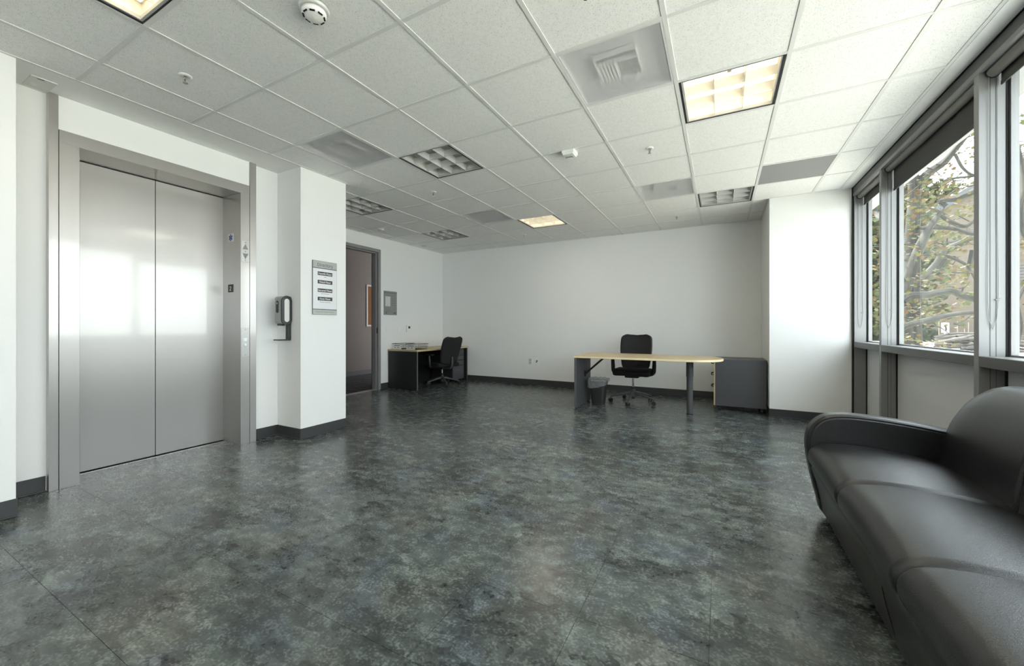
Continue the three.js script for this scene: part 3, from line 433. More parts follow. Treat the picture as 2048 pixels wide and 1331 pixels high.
{ // evacuation sign, switches, outlets
  const o = thing('evacuation_sign', 'grey evacuation plan sign with white insert beside the doorway', 'sign', null, [XF, 1.33, 5.18]), W = 0.32, Hh = 0.435;
  mesh('plate', rbx(0, 0.008, 0, Hh, 0, W, 0.001), M.frameGrey, o);
  const t = canvasTex(256, 348, (c, w, h) => { c.fillStyle = '#8b8c8b'; c.fillRect(0, 0, w, h); c.fillStyle = '#767776'; c.fillRect(6, 14, w - 12, 16); c.fillStyle = '#7b7c7b'; for (const [x, y, l] of [[40, 56, 180], [150, 100, 80], [160, 135, 60], [155, 168, 70], [158, 200, 60], [24, 262, 100], [24, 282, 120], [24, 302, 90]]) c.fillRect(x, y, l, 8); c.fillStyle = '#cfcfcd'; c.fillRect(24, 78, 100, 144); c.fillStyle = '#a9a9a8'; c.fillRect(54, 92, 16, 10); c.fillRect(56, 200, 22, 8); c.fillStyle = '#4f504f'; c.fillRect(36, 310, 16, 22); c.fillRect(190, 312, 46, 14); });
  const p = mesh('printed_face', new THREE.PlaneGeometry(W - 0.006, Hh - 0.006), std(0xffffff, 0.5, 0, { map: t }), o); p.rotation.y = Math.PI / 2; p.position.set(0.0086, Hh / 2, -W / 2);
  const sw = thing('light_switch', 'white two gang light switch beside the doorway', 'switch', null, [XF, 1.07, 5.3]); mesh('wall_plate', rbx(0, 0.006, -0.06, 0.06, -0.06, 0.06, 0.003), M.white, sw); for (const Z of [-0.03, 0.03]) mesh('rocker', rbx(0.004, 0.01, -0.035, 0.035, Z - 0.018, Z + 0.018, 0.002), M.white, sw);
  const bl = thing('blank_plate', 'white blank wall plate between the switch and the thermostat', 'wall plate', null, [XF, 1.07, 5.55]); mesh('wall_plate', rbx(0, 0.006, -0.058, 0.058, -0.036, 0.036, 0.003), M.white, bl); mesh('screw', cyl(new THREE.Vector3(0.005, 0.04, 0), new THREE.Vector3(0.008, 0.04, 0), 0.004), M.offwhite, bl);
  const th = thing('thermostat', 'white thermostat with dark display above the corner desk', 'thermostat', null, [XF, 1.08, 5.8]); mesh('case', rbx(0, 0.028, -0.065, 0.065, -0.05, 0.05, 0.006), M.white, th); mesh('display', rbx(0.026, 0.03, 0.0, 0.045, -0.015, 0.035, 0.002), M.dispDark, th);
  const out = (x, n, l) => { const q = thing(n, l, 'outlet', null, [x, 0.452, ZB]); mesh('wall_plate', rbx(-0.036, 0.036, -0.058, 0.058, -0.006, 0, 0.003), n === 'power_outlet' ? M.offwhite : M.white, q); return q; };
  const a = out(-3.24, 'power_outlet', 'plain white power outlet low on the far wall'); for (const y of [-0.024, 0.024]) mesh('socket', rbx(-0.017, 0.017, y - 0.015, y + 0.015, -0.008, -0.005, 0.002), M.flange, a);
  const b = out(-3.1, 'data_outlet', 'white data outlet with dark ports low on the far wall'); for (const [x, y] of [[0, 0.012], [-0.01, -0.012]]) mesh('port', rbx(x - 0.014, x + 0.014, y - 0.009, y + 0.009, -0.009, -0.005, 0.001), M.dispDark, b);
}

// ---------------------------------------------------------------- sofa
{
  const Z0 = 0.78, Z1 = 2.965, aw = 0.115, o = thing('sofa', 'black leather three seat sofa with rounded arms under the windows', 'sofa', null, [0, 0, 0]);
  const armL = smoothLoop([[0.53, 0.03], [0.5, 0.12], [0.468, 0.26], [0.45, 0.38], [0.45, 0.47], [0.475, 0.545], [0.53, 0.598], [0.61, 0.618], [0.75, 0.617], [0.92, 0.6], [1.1, 0.57], [1.26, 0.545], [1.275, 0.5], [1.275, 0.1], [1.25, 0.03], [0.9, 0.025]], 90);
  for (const [a, b, s] of [[Z1 - aw, Z1, -1], [Z0, Z0 + aw, 1]]) {
    const arm = mesh('arm', padded(armL, a, b, 0.03), M.leather, o);
    const zi = s < 0 ? a + 0.004 : b - 0.004, lp = inset(armL, 0.012).filter(([x, y]) => y > 0.04 && x < 1.25);
    mesh('arm_piping', tube(lp.sort((p, q) => Math.atan2(p[1] - 0.25, p[0] - 0.85) - Math.atan2(q[1] - 0.25, q[0] - 0.85)).filter(([x, y]) => y > 0.06).reverse().filter(([x, y], k) => k % 2 === 0 && (x < 0.56 || y > 0.5)).map(([x, y]) => V(x, y, zi)), 0.005, 80, 6), M.piping, arm);
  }
  const baseL = smoothLoop([[0.475, 0.33], [0.49, 0.22], [0.515, 0.1], [0.53, 0.03], [0.56, 0.02], [1.2, 0.02], [1.27, 0.05], [1.275, 0.2], [1.26, 0.33], [0.9, 0.345]], 60);
  const base = mesh('base', padded(baseL, Z0 + 0.06, Z1 - 0.06, 0.01), M.leather, o);
  mesh('base_seam', tube([V(0.4775, 0.31, 1.74), V(0.4835, 0.26, 1.77), V(0.4935, 0.2, 1.78), V(0.508, 0.13, 1.775), V(0.524, 0.06, 1.765)], 0.0022, 24, 6), M.piping, base);
  const seatL = smoothLoop([[0.462, 0.325], [0.448, 0.36], [0.452, 0.4], [0.49, 0.437], [0.56, 0.453], [0.68, 0.458], [0.82, 0.448], [0.95, 0.43], [1.02, 0.415], [1.06, 0.38], [1.04, 0.33], [0.9, 0.315], [0.6, 0.312], [0.49, 0.312]], 80);
  const cw = (Z1 - Z0 - 2 * aw) / 3;
  for (let k = 0; k < 3; k++) { const a = Z0 + aw + k * cw, b = a + cw; mesh('seat_cushion', padded(seatL, a + 0.001, b - 0.001, 0.034, (x, y, Z) => { const t = (Z - a) / cw * 2 - 1; return [x, y > 0.38 ? y + 0.016 * (1 - t * t) * Math.min(1, (y - 0.38) / 0.06) : y]; }), M.leather, o); }
  for (let k = 1; k < 3; k++) { const Z = Z0 + aw + k * cw + (k === 1 ? -0.016 : -0.012), q = inset(seatL, 0.02).filter(([x, y]) => y > 0.335 && x < 1.0).sort((p, r) => Math.atan2(r[1] - 0.36, r[0] - 0.7) - Math.atan2(p[1] - 0.36, p[0] - 0.7)).filter((_, n) => n % 2 === 0); mesh('cushion_piping', tube(q.map(([x, y]) => V(x, y + 0.004, Z)), 0.005, 60, 6), M.piping, o); }
  const backL = smoothLoop([[0.985, 0.36], [0.985, 0.46], [1.0, 0.58], [1.03, 0.7], [1.075, 0.79], [1.14, 0.845], [1.2, 0.85], [1.25, 0.81], [1.275, 0.72], [1.28, 0.5], [1.27, 0.36], [1.2, 0.34], [1.05, 0.34]], 80);
  for (let k = 0; k < 3; k++) { const a = Z0 + aw + k * cw - (k === 0 ? 0.09 : 0), b = Z0 + aw + (k + 1) * cw + (k === 2 ? 0.09 : 0);
    mesh('back_cushion', padded(backL, a + 0.001, b - 0.001, 0.02, (x, y, Z) => { let e = 1; const far = k === 2 ? (Z - (b - 0.34)) / 0.345 : k === 0 ? ((a + 0.34) - Z) / 0.345 : 0; if (far > 0) e = Math.sqrt(Math.max(0, 1 - far * far)); const s = 0.36 + 0.64 * e; return [x + (1 - e) * 0.07 * Math.max(0, (1.2 - x) / 0.2), 0.34 + (y - 0.34) * s]; }), M.leather, o);
    if (k < 2) mesh('back_seam', tube(backL.filter(([x, y]) => x < 1.2 && y > 0.4).map(([x, y]) => [x + 0.006, y - 0.003]).sort((p, q) => p[1] - q[1] || p[0] - q[0]).filter((_, n) => n % 3 === 0).map(([x, y]) => V(x, y, b)), 0.004, 40, 6), M.piping, o); }
  for (const [x, Z] of [[0.62, Z0 + 0.15], [0.62, Z1 - 0.15], [1.2, Z0 + 0.15], [1.2, Z1 - 0.15]]) mesh('foot', cyl(V(x, 0.0, Z), V(x, 0.03, Z), 0.022, 0.026), M.blackP, o);
}

// ---------------------------------------------------------------- office chair (faces local +z)
function officeChair(label, x, Z, turn, spin, drop = 0, lean = 0) {
  const o = thing('office_chair', label, 'chair', 'black task chairs', [x, 0, Z], turn), v = (a, b, c) => new THREE.Vector3(a, b, c);
  const hub = mesh('base_hub', [new THREE.LatheGeometry([[0, 0.075], [0.035, 0.075], [0.045, 0.095], [0.042, 0.13], [0.03, 0.16], [0.024, 0.2], [0, 0.2]].map((q) => new THREE.Vector2(...q)), 24)], M.greyP, o);
  for (let k = 0; k < 5; k++) { const a = spin + k * 1.25664, c = Math.cos(a), s = Math.sin(a);
    const leg = mesh('base_leg', loft([[0.03, 0.145, 0.026, 0.024], [0.1, 0.135, 0.024, 0.022], [0.2, 0.112, 0.021, 0.017], [0.3, 0.088, 0.018, 0.013], [0.325, 0.078, 0.016, 0.011]].map(([r, y, w, h]) => Array.from({ length: 12 }, (_, n) => { const t = n / 12 * 6.283, q = w * Math.cos(t), e = h * Math.sin(t); return v(r * c - q * s, y + e, r * s + q * c); }))), M.greyP, o);
    const ct = mesh('caster', [cyl(v(0.318 * c, 0.04, 0.318 * s), v(0.318 * c, 0.078, 0.318 * s), 0.007)], M.blackP, leg), p = v(0.322 * c, 0.0285, 0.322 * s), ax = v(Math.cos(a + 0.7), 0, Math.sin(a + 0.7));
    for (const e of [-1, 1]) mesh('wheel', cyl(p.clone().addScaledVector(ax, e * 0.006), p.clone().addScaledVector(ax, e * 0.024), 0.028, 0.026, 20), M.blackP, leg);
    mesh('caster_hood', (() => { const g = new THREE.SphereGeometry(0.022, 14, 8, 0, 6.283, 0, 1.6); g.translate(p.x, p.y + 0.012, p.z); return g; })(), M.greyP, leg); }
  mesh('gas_lift', [cyl(v(0, 0.19, 0), v(0, 0.4, 0), 0.014)], M.chrome, o); mesh('lift_sleeve', cyl(v(0, 0.06, 0), v(0, 0.23, 0), 0.024, 0.022), M.blackP, o);
  mesh('mechanism', (() => { const g = new RoundedBoxGeometry(0.2, 0.055, 0.26, 3, 0.02); g.translate(0, 0.4, 0); return metric(g); })(), M.blackP, o);
  mesh('lever', tube([v(0.08, 0.395, 0.05), v(0.2, 0.405, 0.07), v(0.27, 0.425, 0.08)], 0.006, 16, 8), M.blackP, o); mesh('lever', tube([v(-0.08, 0.395, 0.04), v(-0.2, 0.405, 0.05), v(-0.24, 0.405, 0.05)], 0.006, 16, 8), M.blackP, o);
  // seat pad: an outline in z-y swept across
  const sl = smoothLoop([[-0.22, 0.43], [-0.235, 0.465], [-0.2, 0.495], [-0.05, 0.503], [0.12, 0.506], [0.2, 0.493], [0.245, 0.455], [0.235, 0.415], [0.15, 0.398], [-0.1, 0.405]], 60), rows = [];
  for (const [t, i] of [[-1, 0.032], [-0.985, 0.018], [-0.95, 0.006], [-0.85, 0], [-0.5, 0], [0, 0], [0.5, 0], [0.85, 0], [0.95, 0.006], [0.985, 0.018], [1, 0.032]]) rows.push(inset(sl, i).map(([z, y]) => v(t * 0.255, y - 0.018 * (1 - t * t) * (y > 0.46 ? 0.5 : -0.4), z * (1 - 0.08 * t * t))));
  mesh('seat', loft(rows), M.fabric, o);
  // backrest: a curved panel with rounded corners
  const nx = 28, ny = 36, prof = (u, w, off) => { const y = 0.47 + 0.52 * w, wid = 0.195 + 0.035 * Math.sin(Math.min(1, w * 1.15) * 2.2) - 0.012 * (1 - w), cr = 0.075, top = Math.max(0, (y - (0.99 - cr)) / cr), bt = Math.max(0, ((0.47 + cr * 0.8) - y) / (cr * 0.8)), k = Math.max(top, bt), half = wid - cr * (1 - Math.sqrt(Math.max(0, 1 - k * k))) * (k > 0 ? 1 : 0), xx = u * half; return v(xx, y - 0.012 * (1 - Math.abs(u)) * w * w, -0.235 - 0.05 * Math.sin(w * 3.0) * 0.4 + 0.02 * Math.sin(w * 2.2) - 0.085 * w * w + 0.055 * u * u * (1 - 0.4 * w) + off); };
  const loopsB = []; for (let b = 0; b <= ny; b++) { const w = b / ny, L = []; for (let a = 0; a <= nx; a++) L.push(prof(a / nx * 2 - 1, w, 0.012)); for (let a = nx; a >= 0; a--) L.push(prof(a / nx * 2 - 1, w, -0.014)); loopsB.push(L); }
  mesh('backrest', loft(loopsB), M.mesh, o);
  const rim = []; for (let b = 0; b <= ny; b += 2) rim.push(prof(1, b / ny, 0)); for (let a = 1; a < 8; a++) rim.push(prof(1 - a / 4, 1, 0)); for (let b = ny; b >= 0; b -= 2) rim.push(prof(-1, b / ny, 0)); for (let a = 1; a < 8; a++) rim.push(prof(-1 + a / 4, 0, 0)); mesh('back_frame', tube(rim, 0.011, 160, 8, true), M.blackP, o);
  mesh('back_support', [taper([v(0, 0.4, -0.1), v(0, 0.405, -0.24), v(0, 0.47, -0.285), v(0, 0.62, -0.275)], [0.026, 0.024, 0.02, 0.014], 24, 10)], M.greyP, o);
  for (const s of [-1, 1]) { mesh('armrest', taper([v(s * 0.1, 0.415, 0.0), v(s * 0.24, 0.42, 0.0), v(s * 0.285, 0.45, 0.0), v(s * 0.295, 0.53, 0.0), v(s * 0.298, 0.645, 0.01)], [0.018, 0.022, 0.028, 0.028, 0.024], 30, 10), M.blackP, o); const g = new RoundedBoxGeometry(0.075, 0.026, 0.23, 4, 0.012); g.translate(s * 0.292, 0.655, 0.02); mesh('arm_pad', metric(g), M.blackP, o); }
  for (const c of o.children) { // seat height and recline
    if (lean && /^back/.test(c.name)) { c.rotation.x = -lean; c.position.set(0, 0.45 - 0.45 * Math.cos(lean) + 0.24 * Math.sin(lean), -0.24 + 0.45 * Math.sin(lean) + 0.24 * Math.cos(lean)); }
    if (!/^base|sleeve/.test(c.name)) c.position.y -= drop;
  }
  return o;
}
officeChair('black task chair facing out from behind the maple peninsula desk', -1.14, 5.97, 0.0, 0.35);
officeChair('black task chair pulled up to the corner desk, its back to the room', -4.70, 6.02, -1.8, 0.1, 0.06, 0.12);

// ---------------------------------------------------------------- desks and cabinet
{
  const o = thing('peninsula_desk', 'maple topped peninsula desk with rounded end and dark panel leg', 'desk', null, [0, 0, 0]);
  const xa = -1.78, za = 5.17, zb = 5.97, xt = 0.032;
  mesh('desktop', slab((s) => { s.moveTo(xa, za); s.lineTo(-0.36, za); s.bezierCurveTo(-0.14, za, xt, za + 0.17, xt, za + 0.4); s.bezierCurveTo(xt, zb - 0.15, -0.14, zb, -0.36, zb); s.lineTo(xa, zb); s.closePath(); }, 0.69, 0.72, 0.003, 24), M.maple, o);
  mesh('edge_band', slab((s) => { const q = 0.0015; s.moveTo(xa - q, za - q); s.lineTo(-0.36, za - q); s.bezierCurveTo(-0.14 + q, za - q, xt + q, za + 0.17, xt + q, za + 0.4); s.bezierCurveTo(xt + q, zb - 0.15, -0.14, zb + q, -0.36, zb + q); s.lineTo(xa - q, zb + q); s.closePath(); }, 0.693, 0.716, 0.001, 24), M.mapleEdge, o);
  const p = mesh('panel_leg', rbx(xa + 0.006, xa + 0.036, 0.012, 0.69, za + 0.008, zb - 0.13, 0.001), M.lamG, o); mesh('panel_edge', rbx(xa + 0.005, xa + 0.037, 0.012, 0.69, za + 0.006, za + 0.0085, 0.001), M.lamE, p); for (const Z of [za + 0.04, zb - 0.2]) mesh('glide', cyl(V(xa + 0.02, 0, Z), V(xa + 0.02, 0.013, Z), 0.013), M.blackP, p);
  mesh('brace', [cyl(V(xa + 0.05, 0.44, 5.55), V(-1.46, 0.68, 5.55), 0.014), bx(xa + 0.036, xa + 0.056, 0.4, 0.48, 5.53, 5.57), bx(-1.49, -1.40, 0.676, 0.69, 5.53, 5.57)], M.blackP, o);
  const leg = mesh('column_leg', cyl(V(-0.347, 0.0, 5.5), V(-0.347, 0.5, 5.5), 0.038, 0.038, 32), M.lamG, o); mesh('leg_collar', cyl(V(-0.347, 0.48, 5.5), V(-0.347, 0.69, 5.5), 0.043, 0.043, 32), M.greyP, leg); mesh('leg_foot', cyl(V(-0.347, 0.0, 5.5), V(-0.347, 0.015, 5.5), 0.04, 0.04, 32), M.blackP, leg);
}
{
  const x0 = -0.062, x1 = 0.518, z0 = 5.93, z1 = 6.42, y0 = 0.066, y1 = 0.686, o = thing('file_cabinet', 'charcoal mobile cabinet with maple drawer fronts beside the pier', 'cabinet', null, [0, 0, 0]);
  mesh('body', rbx(x0, x1, y0, y1 - 0.012, z0, z1, 0.004), M.lamG, o); mesh('top', rbx(x0 - 0.004, x1, y1 - 0.012, y1, z0 - 0.002, z1, 0.005), M.lamE, o);
  for (const [a, b] of [[0.066, 0.352], [0.356, 0.514], [0.518, 0.672]]) { const d = mesh('drawer', rbx(x0 - 0.019, x0 - 0.001, a, b, z0 + 0.002, z1 - 0.002, 0.002), M.maple, o); const zc = (z0 + z1) / 2, yc = b - 0.05; mesh('handle', [tube([V(x0 - 0.019, yc + 0.014, zc - 0.05), V(x0 - 0.044, yc + 0.010, zc - 0.048), V(x0 - 0.05, yc - 0.012, zc), V(x0 - 0.044, yc + 0.010, zc + 0.048), V(x0 - 0.019, yc + 0.014, zc + 0.05)], 0.006, 30, 8), cyl(V(x0 - 0.019, yc - 0.018, zc), V(x0 - 0.05, yc - 0.013, zc), 0.006)], M.blackP, d); }
  for (const [x, Z] of [[x0 + 0.05, z0 + 0.05], [x1 - 0.05, z0 + 0.05], [x0 + 0.05, z1 - 0.05], [x1 - 0.05, z1 - 0.05]]) { const c = mesh('caster', [cyl(V(x - 0.012, 0.024, Z), V(x + 0.012, 0.024, Z), 0.024, 0.024, 20)], M.blackP, o); mesh('caster_fork', cyl(V(x, 0.03, Z), V(x, 0.067, Z), 0.012), M.greyP, c); }
}
{
  const x0 = XF + 0.012, x1 = -4.655, z0 = 5.27, z1 = 6.83, o = thing('corner_desk', 'maple topped desk with black panels standing in the corner', 'desk', null, [0, 0, 0]);
  mesh('desktop', rbx(x0, x1, 0.678, 0.706, z0, z1, 0.003), M.maple, o);
  const e = (Z) => { const p = mesh('end_panel', rbx(x0 + 0.01, x1 - 0.012, 0.008, 0.678, Z, Z + 0.028, 0.001), M.lamB, o); mesh('panel_edge', rbx(x1 - 0.0125, x1 - 0.0095, 0.008, 0.678, Z, Z + 0.028, 0.001), M.lamE, p); mesh('glide', cyl(V(x1 - 0.06, 0, Z + 0.014), V(x1 - 0.06, 0.009, Z + 0.014), 0.012), M.blackP, p); };
  e(z0 + 0.004); e(z1 - 0.034);
  mesh('modesty_panel', bx(x0 + 0.02, x0 + 0.04, 0.02, 0.678, z0 + 0.03, z1 - 0.03), M.lamB, o);
  const p = thing('drawer_pedestal', 'charcoal drawer pedestal under the corner desk', 'drawers', null, [0, 0, 0]), a = 6.37, b = 6.775, f = x1 - 0.05;
  mesh('body', rbx(x0 + 0.1, f - 0.02, 0.05, 0.665, a, b, 0.003), M.lamB, p);
  for (const [y0, y1] of [[0.05, 0.335], [0.34, 0.435], [0.44, 0.535], [0.54, 0.66]]) { const d = mesh('drawer_front', rbx(f - 0.02, f, y0, y1, a, b - 0.03, 0.003), M.lamG, p); mesh('pull_lip', rbx(f, f + 0.012, y1 - 0.012, y1 - 0.004, a + 0.01, b - 0.1, 0.002), M.blackP, d); }
  mesh('lock', cyl(V(f - 0.002, 0.6, b - 0.06), V(f + 0.006, 0.6, b - 0.06), 0.01), M.chrome, p);
  for (const [x, Z] of [[f - 0.06, a + 0.05], [f - 0.06, b - 0.05], [x0 + 0.15, a + 0.05], [x0 + 0.15, b - 0.05]]) { const c = mesh('caster', cyl(V(x - 0.01, 0.022, Z), V(x + 0.01, 0.022, Z), 0.022), M.blackP, p); mesh('caster_fork', cyl(V(x, 0.03, Z), V(x, 0.052, Z), 0.01), M.chrome, c); }
}
{ // waste bin with clear liner
  const o = thing('waste_bin', 'black plastic waste bin with crumpled clear liner beside the panel leg', 'bin', null, [-1.56, 0, 5.62]);
  const rect = (w, d, r, n = 40) => Array.from({ length: n }, (_, k) => { const a = k / n * 6.283, c = Math.cos(a), s = Math.sin(a), p = 5, q = Math.pow(Math.pow(Math.abs(c), p) + Math.pow(Math.abs(s), p), -1 / p); return [w * c * q, d * s * q]; });
  const lay = (y, k) => rect(0.088 + 0.036 * k, 0.075 + 0.03 * k).map(([x, z]) => V(x, y, z));
  mesh('bucket', loft([lay(0, 0.0), lay(0.01, 0.03), lay(0.34, 1), lay(0.348, 1.06), lay(0.338, 0.94), lay(0.03, -0.03)], true), M.bin, o);
  const rows = []; for (let k = 0; k <= 20; k++) { const t = k / 20; rows.push(rect(0.128, 0.108, 0, 96).map(([x, z], n) => { const a = n / 96 * 6.283, j = gfbm(n / 96 * 14, t * 7, 14, 3, 131) - 0.5, q = gnoise(n / 96 * 30, t * 12, 30, 151) - 0.5, out = t > 0.4 ? (t - 0.4) / 0.6 : 0;
    const y = t < 0.4 ? 0.3 + 0.075 * t / 0.4 : 0.375 - out * (0.085 + 0.055 * Math.sin(a - 2.4)) + 0.02 * j, f = (t < 0.4 ? 0.9 + 0.06 * t / 0.4 : 1.0 + 0.12 * Math.sin(Math.min(1, out * 3) * 1.57)) + 0.16 * j * (0.3 + out) + 0.07 * q; return V(x * f, y + 0.022 * q, z * f); })); }
  const lg = loft(rows, false); mesh('liner', lg, M.liner, o);
}
{ // wire letter trays with cards
  const tray = (label, x, Z) => { const o = thing('wire_tray', label, 'letter tray', 'wire letter trays', [x, 0.706, Z]), W = 0.115, D = 0.15, Hh = 0.1, w = [];
    const path = (y, e, r, n) => mesh(n, tube([V(-W - e, y, -D - e), V(0, y, -D - e - 0.0005), V(W + e, y, -D - e), V(W + e, y, 0), V(W + e, y, D + e), V(0, y, D + e), V(-W - e, y, D + e), V(-W - e, y, 0)], r, 100, 6, true), M.wire, o);
    path(0.004, 0, 0.002, 'base_wire'); path(Hh, 0.016, 0.0028, 'rim_wire'); path(0.052, 0.009, 0.0016, 'middle_wire');
    for (let k = -4; k <= 4; k++) w.push(cyl(V(k * 0.026, 0.004, -D), V(k * 0.028, Hh, -D - 0.016), 0.0014, 0.0014, 5), cyl(V(k * 0.026, 0.004, D), V(k * 0.028, Hh, D + 0.016), 0.0014, 0.0014, 5), cyl(V(k * 0.026, 0.004, -D), V(k * 0.026, 0.004, D), 0.0014, 0.0014, 5));
    for (let k = -5; k <= 5; k++) w.push(cyl(V(-W, 0.004, k * 0.027), V(-W - 0.016, Hh, k * 0.029), 0.0014, 0.0014, 5), cyl(V(W, 0.004, k * 0.027), V(W + 0.016, Hh, k * 0.029), 0.0014, 0.0014, 5));
    mesh('upright_wires', w, M.wire, o);
    const t = canvasTex(160, 64, (c) => { c.fillStyle = '#e2e2e0'; c.fillRect(0, 0, 160, 64); c.fillStyle = '#777'; c.fillRect(20, 12, 118, 10); c.fillRect(26, 38, 22, 10); c.fillRect(84, 38, 34, 10); });
    const card = thing('tray_card', label.replace('black wire letter tray', 'white card on the tray'), 'card', 'tray cards', [x, 0.708, Z - D - 0.018]); mesh('card', rbx(-0.1, 0.1, 0, 0.09, -0.001, 0.001, 0.0003), M.white, card); const f = mesh('print', new THREE.PlaneGeometry(0.19, 0.085), std(0xffffff, 0.7, 0, { map: t }), card); f.position.set(0, 0.045, 0.0016); };
  tray('black wire letter tray next to the doorway wall', -5.19, 5.51); tray('black wire letter tray at the open edge of the corner desk', -4.87, 5.51);
}

// ---------------------------------------------------------------- outdoors
{
  const g = new THREE.PlaneGeometry(90, 110, 90, 110); g.rotateX(-Math.PI / 2); g.translate(46.6, 0, -40); const p = g.attributes.position;
  for (let k = 0; k < p.count; k++) { const x = p.getX(k), Z = -p.getZ(k), r = THREE.MathUtils.smoothstep(Z, 3, 15); p.setY(k, -3.9 + 4.35 * r + 0.35 * (fbm(x / 3 + 50, Z / 3 + 50, 256, 3, 141) - 0.5)); }
  g.computeVertexNormals(); structMesh('ground', metric(g), M.ground, 'rough sloping ground outside the windows', 'ground');
}
{ // neighbouring building with a gable
  const Z = 30, o = thing('neighbour_building', 'tan stucco building with a grey gabled roof beyond the tree', 'building', null, [0, 0, 0]);
  const eaveX = 6.0, apexX = 19, eaveY = 4.3, apexY = 13.2, s = new THREE.Shape(); s.moveTo(eaveX, -1); s.lineTo(2 * apexX - eaveX, -1); s.lineTo(2 * apexX - eaveX, eaveY); s.lineTo(apexX, apexY); s.lineTo(eaveX, eaveY); s.closePath();
  const w = new THREE.ExtrudeGeometry(s, { depth: 12, bevelEnabled: false }); w.translate(0, 0, -Z - 12); mesh('gable_wall', metric(w), M.stucco, o);
  const sl = Math.atan2(apexY - eaveY, apexX - eaveX), len = Math.hypot(apexX - eaveX, apexY - eaveY) + 0.5;
  for (const q of [-1, 1]) { const g = new THREE.BoxGeometry(len, 0.35, 12.8); g.rotateZ(-q * sl); g.translate(apexX + q * (len / 2 - 0.1) * Math.cos(sl), apexY - (len / 2 - 0.1) * Math.sin(sl) + 0.15, -Z - 6.1); mesh('roof_slope', g, M.roof, o); }
  const vent = (px, py, wd, h) => { const c = pix(px, py, Z), v = mesh('louvre_vent', bx(c.x - wd / 2, c.x + wd / 2, c.y - h / 2, c.y + h / 2, Z - 0.06, Z), M.stucco, o); for (let k = 0; k < 7; k++) mesh('vent_slat', bx(c.x - wd / 2 + 0.06, c.x + wd / 2 - 0.06, c.y - h / 2 + 0.06 + k * (h - 0.1) / 7, c.y - h / 2 + 0.06 + (k + 0.5) * (h - 0.1) / 7, Z - 0.09, Z - 0.055), M.louvDark, v); };
  vent(1905, 485, 0.5, 0.75); vent(1881, 490, 0.5, 0.7); vent(1949, 468, 0.55, 0.8); vent(2036, 545, 0.6, 1.2);
  mesh('lower_wing', bx(3.5, 9.2, -1, 2.0, Z - 3, Z + 2), M.stucco, o);
}
function leaves(list, n, spread, size, kindSeed) { // small lobed leaves round the given centres
  const pos = [[], [], [], []];
  const lobes = 5, q = new THREE.Quaternion(), e = new THREE.Euler(), t = new THREE.Vector3();
  for (const [c, w] of list) for (let k = 0; k < Math.round(n * w); k++) {
    const s = size * rr(0.6, 1.3), d = new THREE.Vector3(rr(-1, 1), rr(-1, 1), rr(-1, 1)).multiplyScalar(spread * w).multiply(new THREE.Vector3(1.3, 0.6, 1.1)), arr = pos[Math.floor(rnd() * 4)];
    e.set(rr(-1.2, 0.4), rr(0, 6.28), rr(-0.8, 0.8)); q.setFromEuler(e); const ring = [];
    for (let a = 0; a < lobes * 2; a++) { const r = (a % 2 ? 0.66 : 1) * rr(0.7, 1.15), th = a / (lobes * 2) * 6.283; t.set(Math.cos(th) * r * s, 0.16 * s * r * r, Math.sin(th) * r * s).applyQuaternion(q); ring.push([c.x + d.x + t.x, c.y + d.y + t.y, c.z + d.z + t.z]); }
    for (let a = 0; a < ring.length; a++) arr.push(c.x + d.x, c.y + d.y, c.z + d.z, ...ring[a], ...ring[(a + 1) % ring.length]);
  }
  return pos.map((a) => { const g = new THREE.BufferGeometry(); g.setAttribute('position', new THREE.Float32BufferAttribute(a, 3)); g.computeVertexNormals(); return g; });
}
